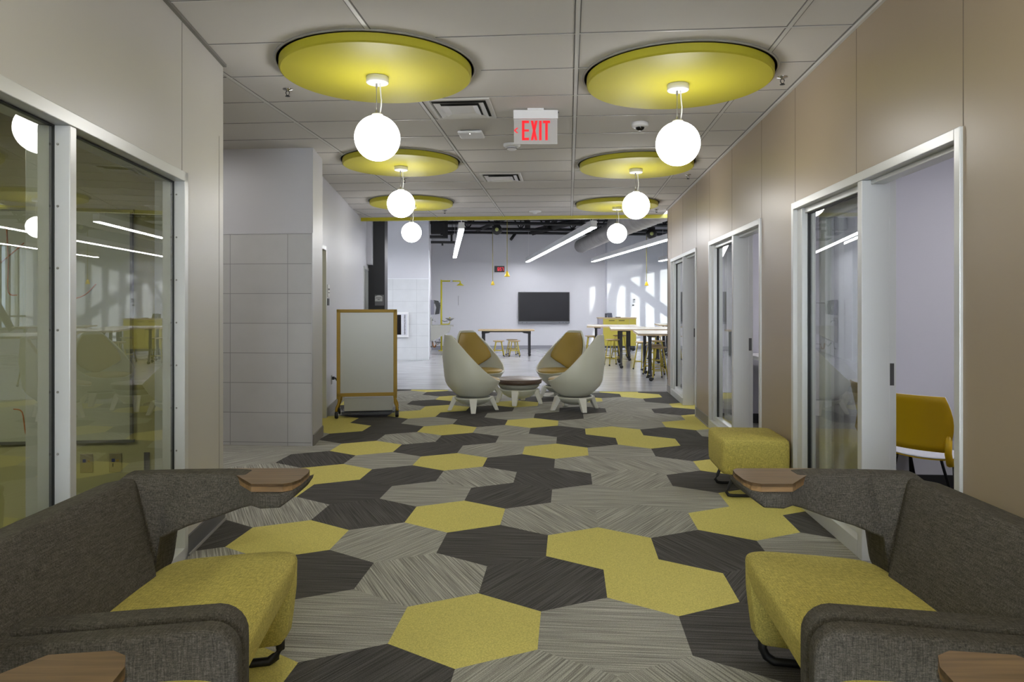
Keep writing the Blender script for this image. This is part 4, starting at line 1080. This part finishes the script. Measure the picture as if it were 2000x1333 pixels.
# clock
p = bw(975.5); z0, z1 = bz(532, p), bz(520, p)
t = thing('digital_clock', 'small black digital clock showing red digits on the back wall', 'clock', (p[0], p[1], z0), AL)
MB().box(-.165,.165,-.05,-.002,0,z1-z0).build('clock_case', CLOCKB, t)
SEG = {'6':'acdefg','5':'acdfg','7':'abc'}
def digit(mb, ch, x, z, w_, h_, k=.011, y=-.054):
    s_ = SEG[ch]; B = lambda x0,x1,za,zb: mb.box(x0,x1,y,y+.004,za,zb)
    if 'a' in s_: B(x,x+w_,z+h_-k,z+h_)
    if 'd' in s_: B(x,x+w_,z,z+k)
    if 'g' in s_: B(x,x+w_,z+h_/2-k/2,z+h_/2+k/2)
    if 'f' in s_: B(x,x+k,z+h_/2,z+h_)
    if 'e' in s_: B(x,x+k,z,z+h_/2)
    if 'b' in s_: B(x+w_-k,x+w_,z+h_/2,z+h_)
    if 'c' in s_: B(x+w_-k,x+w_,z,z+h_/2)
mb = MB(); digit(mb,'6',-.065,.045,.052,.11); digit(mb,'5',.01,.045,.052,.11); digit(mb,'7',.078,.045,.052,.11)
mb.box(-.006,.003,-.054,-.05,.07,.08); mb.box(-.006,.003,-.054,-.05,.115,.125); mb.build('clock_digits', REDL, t)

# little wall items on the right glossy wall
for (px, py, h_, lab) in ((1238.5, 592, .13, 'small dark wall controller on the glossy right wall'), (1236.5, 598, .05, 'tiny dark knob under the wall controller')):
    p = bw(px, VF-.3); t = thing('wall_controller', lab, 'wall control', (p[0], p[1], bz(py, p)), AL)
    MB().box(-.03,.03,-.03,-.002,0,h_).build('control_body', DARKG if h_ < .1 else mat('control_grey', (150,152,160), .4), t)
    if h_ > .1: MB().box(-.03,.03,-.034,-.03,h_-.03,h_).build('control_cap', BLACK, t)

# safety shower and eyewash
sx_, sy_ = W((862-1000)/1375*22.4, 22.4)
t = thing('safety_shower', 'yellow emergency shower and eyewash station beside the service block', 'safety shower', (sx_, sy_, .004), AL)
MB().tube([(0,0,.02),(0,0,2.26)], .028, 12).lathe([(0,0),(.10,0),(.10,.02),(0,.02)], n=20).build('riser_pipe', YPAINT, t)
MB().tube([(0,0,2.22),(.58,0,2.22),(.60,0,2.20),(.60,0,2.14)], .024, 10).build('shower_arm', YPAINT, t)
MB().lathe([(.01,.10),(.03,.09),(.125,.02),(.12,.015),(0,.03)], c=(.60,0,2.06), n=24).build('shower_head', YPAINT, t)
MB().box(.28,.36,-.03,.03,2.19,2.25).build('ball_valve', SILVER, t)
MB().tube([(0,0,.84),(.2,0,.84),(.26,0,.86),(.27,0,.93)], .022, 10).build('eyewash_arm', YPAINT, t)
MB().lathe([(.02,.93),(.06,.95),(.16,1.02),(.15,1.02),(.05,.965),(0,.96)], c=(.27,0,.02), n=28).build('eyewash_bowl', STEEL, t)
MB().lathe([(0,.96),(.02,.96),(.02,1.05),(0,1.05)], c=(.27,0,.02), n=12).build('spray_head', YPAINT, t)
MB().tube([(0,0,1.52),(-.28,0,1.52)], .014, 8).tube([(0,0,.27),(-.16,0,.27)], .014, 8).build('supply_pipe', BLACK, t)
MB().tube([(.02,0,.96),(.1,0,.93),(.2,0,.95)], .01, 8).build('push_handle', BLACK, t)
MB().tube([(.54,.05,1.75),(.54,.05,1.45)], .006, 6).build('pull_rod', SILVER, t)
MB().tube([(-.16,0,.27),(-.18,0,.16),(-.21,0,.12),(-.25,0,.13),(-.27,0,.2),(-.28,0,.3)], .025, 8).build('drain_trap', COPPER, t)
# sink on the side of the service block
sk = thing('wall_sink', 'stainless wall hung sink beside the service block', 'sink', (*S(-.36, 20.6), 0), AL)
MB().strip([(0,0,.84),(.60,0,.84),(.53,0,.66),(.12,0,.45),(0,0,.40)], (0,.5,0)).build('sink_basin', STEEL, sk)
MB().box(-.0,.66,-.02,.52,.83,.87).box(0,.03,0,.5,.87,1.1).build('sink_rim', STEEL, sk)
MB().tube([(.03,.25,1.0),(.06,.25,1.02),(.12,.25,1.0),(.12,.25,.96)], .012, 8).tube([(.03,.25,1.02),(.08,.25,1.08)], .008, 6).build('faucet', CHROME, sk)
MB().tube([(.25,.25,.45),(.25,.25,.34),(.2,.25,.3),(.15,.25,.34),(.12,.25,.40)], .02, 8).tube([(.05,.25,.4),(.04,.25,.25),(.0,.25,.22)], .02, 8).build('drain_trap', STEEL, sk)
t = thing('towel_dispenser', 'black and grey paper towel dispenser above the sink', 'dispenser', (*S(-.36, 20.75), 1.18), AL)
MB().box(0,.09,-.16,.16,0,.42).build('dispenser_back', mat('dispenser_grey', (110,108,122), .4), t)
MB().strip([(.09,-.16,.42),(.22,-.16,.40),(.28,-.16,.28),(.25,-.16,.02),(.12,-.16,.0),(.16,-.16,.2)], (0,.32,0)).build('dispenser_cover', mat('dispenser_black', (14,14,17), .35), t)

# fire extinguisher cabinet on the service tiles
def tw(px, v=18.70): return bw(px, v)
p = tw(786); z0, z1 = bz(659, p), bz(610, p)
t = thing('extinguisher_cabinet', 'white framed cabinet with vertical black lettering on the pale tiled wall', 'cabinet', (p[0], p[1], z0), AL)
MB().box(-.17,.16,-.06,0,0,z1-z0).build('cabinet_frame', WHITE, t, bevel=.004)
MB().box(-.13,.13,-.066,-.06,.05,z1-z0-.05).build('cabinet_door', mat('door_white', (205,206,214), .4), t)
MB().box(-.15,-.03,-.07,-.066,.07,z1-z0-.07).build('door_window', mat('window_dark', (20,16,16), .15), t)
text_mesh('FIRE EXTINGUISHER', .058, 'cabinet_lettering', BLACK, t, (.06,-.07,(z1-z0)/2), (R(90),R(90),0))

# hanging cord reels and pull cords
def reel(px, D, py, cordpx, z_end, lab):
    x, y = W((px-1000)/1375*D, D); z = EYE+(597.8-py)/1375*D
    t = thing('cord_reel', lab, 'cord reel', (x, y, z), TH, 'black cord reels hanging under the joists')
    c = MB(); c.xf = Matrix.Rotation(R(90), 4, 'X')
    c.lathe([(0,-.07),(.11,-.07),(.135,-.055),(.14,-.03),(.14,.03),(.135,.055),(.11,.07),(0,.07)], n=26); c.build('reel_drum', BLACK, t)
    MB().box(-.09,.09,-.05,.05,.09,.17).tube([(-.06,0,.15),(-.06,0,.45)], .01, 6).tube([(.06,0,.15),(.06,0,.45)], .01, 6).build('reel_bracket', STEELB, t)
    c = MB(); c.xf = Matrix.Rotation(R(90), 4, 'X'); c.lathe([(0,.07),(.05,.07),(.05,.076),(0,.076)], n=18); c.build('reel_hub', mat('hub_pale_yellow', (170,178,110), .4), t)
    ox = (cordpx-px)/1375*D
    MB().tube([(ox,-.02,-.02),(ox,-.02,z_end-z)], .008, 6).build('drop_cord', mat('cord_olive', (150,140,60), .5), t)
    MB().lathe([(0,.03),(.018,.03),(.03,0),(.05,-.06),(.05,-.075),(0,-.075)], c=(ox,-.02,z_end-z), n=14).build('cord_plug', mat('plug_yellow', (214,180,20), .4), t)
reel(970.5, 19.0, 449, 962.5, EYE+46*19/1375, 'cord reel above and left of the clock')
reel(1272, 18.2, 457, 1262.5, EYE+45*18.2/1375, 'cord reel by the right end of the beige wall')
x, y = W((990.5-1000)/1375*18, 18.0)
t = thing('drop_cord', 'single yellow drop cord hanging right of the clock', 'hanging cord', (x, y, EYE+64*18/1375), TH)
MB().tube([(0,0,.02),(0,0,1.9)], .009, 6).build('cord', mat('cord_olive', (150,140,60), .5), t)
MB().lathe([(0,.05),(.02,.05),(.045,-.02),(.07,-.07),(.07,-.09),(0,-.09)], n=14).build('cord_plug', mat('plug_yellow', (214,180,20), .4), t)

# ------------------------------------------------------------------ shell chairs in the first meeting room
YCH = mat('chair_yellow_plastic', (205,165,10), .35); WCH = mat('chair_white_plastic', (225,226,235), .35)
def shell_chair(x, y, rz, lab):
    """x+ local = direction the sitter faces"""
    t = thing('shell_chair', lab, 'chair', (x, y, .004), rz, 'yellow and white shell chairs in the meeting room')
    def sheet(nm, m, off, zoff):
        mb = MB(); rows = []
        prof = []  # backrest centreline from top down, then seat forward
        for k in range(9):
            s_ = k/8; prof.append((-.25-.03*(1-s_)+.0*s_-.05*(1-s_)**2, .86-.36*s_, .185+.055*math.sin(math.pi*min(1, s_*.8+.15))-.0))
        for i, (px_, pz, w_) in enumerate(prof):
            row = []
            for j in range(11):
                u_ = 2*j/10-1; row.append(mb._v((px_+.045*(u_*u_)+off, w_*u_, pz)))
            rows.append(row)
        for a, b in zip(rows, rows[1:]):
            for j in range(10): mb.face([a[j], a[j+1], b[j+1], b[j]], True)
        rows = []
        for k in range(11):
            s_ = k/10; x_ = -.20+.44*s_; w_ = .2+.035*math.sin(math.pi*s_)-.10*max(0, s_-.85)/.15*.6
            rows.append([mb._v((x_, w_*(2*j/10-1), .445+zoff+.012*(2*j/10-1)**2*1.5-.02*max(0, s_-.75)*2)) for j in range(11)])
        for a, b in zip(rows, rows[1:]):
            for j in range(10): mb.face([a[j], a[j+1], b[j+1], b[j]], True)
        o = mb.build(nm, m, t); so = o.modifiers.new('thick', 'SOLIDIFY'); so.thickness = .006; so.offset = 0
        return o
    sheet('outer_shell', YCH, -.006, -.008); sheet('inner_shell', WCH, .002, .001)
    MB().tube([(-.215,.20,.62),(-.235,.205,.50),(-.20,.2,.43),(-.1,.19,.42)], .022, 8).build('back_support', YCH, t)
    MB().tube([(-.215,-.20,.62),(-.235,-.205,.50),(-.20,-.2,.43),(-.1,-.19,.42)], .022, 8).build('back_support', YCH, t)
    for sx in (-1, 1):
        for sy in (-1, 1): MB().tube([(sx*.10,sy*.17,.42),(sx*.14,sy*.2,.41),(sx*.235,sy*.235,.012)], .011, 8).build('leg', BLACK, t)
shell_chair(2.42, 4.93, R(40), 'yellow backed shell chair seen in the open doorway of the nearest room')
shell_chair(2.47, 5.44, R(4), 'shell chair seen edge on through the glass of the nearest room')
shell_chair(3.02, 5.14, R(190), 'white seated shell chair farther back in the nearest room')
t = thing('low_cabinet', 'dark grey cabinet with pale top at the right inside the nearest room', 'cabinet', (4.05, 5.21, .004), 0)
MB().box(-.62,.42,-.5,.48,0,.83).build('cabinet_body', DARKG, t)
MB().box(-.66,.42,-.54,.48,.83,.86).build('cabinet_top', mat('top_pale_grey', (170,170,170), .4), t)
MB().box(-.624,-.62,-.44,.02,.05,.8).box(-.3,.3,-.505,-.5,.05,.8).build('door', mat('door_black', (30,28,28), .3), t)
t = thing('room_table', 'white table against the wall in the middle room', 'table', (2.9, 8.3, .004), 0)
MB().box(-.8,.8,-.4,.4,.82,.86).build('table_top', WHITE, t)
for sx in (-1,1):
    for sy in (-1,1): MB().box(sx*.74-.02,sx*.74+.02,sy*.35-.02,sy*.35+.02,0,.82).build('leg', SILVER, t)

# ------------------------------------------------------------------ closing walls behind the camera, with an added fill window
YB = -4.2
mb = MB(); mb.box(-9, -4.2, YB-.1, YB, 0, CEIL+.02); mb.box(1.55, 2, YB-.1, YB, 0, CEIL+.02); mb.box(-4.2, 1.55, YB-.1, YB, 0, .3); mb.box(-4.2, 1.55, YB-.1, YB, 2.85, CEIL+.02); struct('wall_behind_camera', mb, WALL_L)
mb = MB()
for k in range(6): mb.box(-4.2+1.138*k, -4.14+1.138*k, YB-.09, YB-.01, .3, 2.85)
mb.box(-4.2, 1.55, YB-.09, YB-.01, .3, .36); mb.box(-4.2, 1.55, YB-.09, YB-.01, 2.79, 2.85); struct('window_6', mb, FRAME)  # unseen daylight window, added to fill the corridor with sky light
def portal(nm, c, sx_, sy_, rot):
    l = bpy.data.lights.new(nm, 'AREA'); l.shape = 'RECTANGLE'; l.size = sx_; l.size_y = sy_; l.cycles.is_portal = True
    o = bpy.data.objects.new(nm, l); COL.objects.link(o); o.location = c; o.rotation_euler = rot
portal('window_portal', (-1.33, YB-.15, 1.57), 5.75, 2.55, (R(90),0,R(180)))  # samples the sky through the added fill window
portal('window_portal', (*S(9.66, 21.3), 2.0), 4.2, 2.5, (R(90),0,AL+R(90)))
mb = MB(); mb.box(-8.1, -8, -6, 12.7, 0, CEIL+.02); struct('wall_side_passage', mb, WALL_L)
# ------------------------------------------------------------------ sun and sky
w = bpy.data.worlds.new('world'); SC.world = w; w.use_nodes = True
bg = w.node_tree.nodes['Background']; bg.inputs[0].default_value = (.78,.86,.95,1); bg.inputs[1].default_value = 12
sl = bpy.data.lights.new('sun', 'SUN'); sl.energy = 24; sl.angle = R(.8); sl.color = (1,.93,.78)
so = bpy.data.objects.new('sun', sl); COL.objects.link(so)
dv = Vector((*S(-.75,.66), 0)).normalized(); el = R(10.5)
d = Vector((dv.x*math.cos(el), dv.y*math.cos(el), -math.sin(el)))
so.rotation_euler = d.to_track_quat('-Z', 'Y').to_euler(); so.location = (14, 12, 8)

SC.view_settings.view_transform = 'Standard'; SC.view_settings.look = 'None'
SC.view_settings.exposure = 0.8; SC.view_settings.gamma = 1.0; SC.view_settings.use_curve_mapping = False
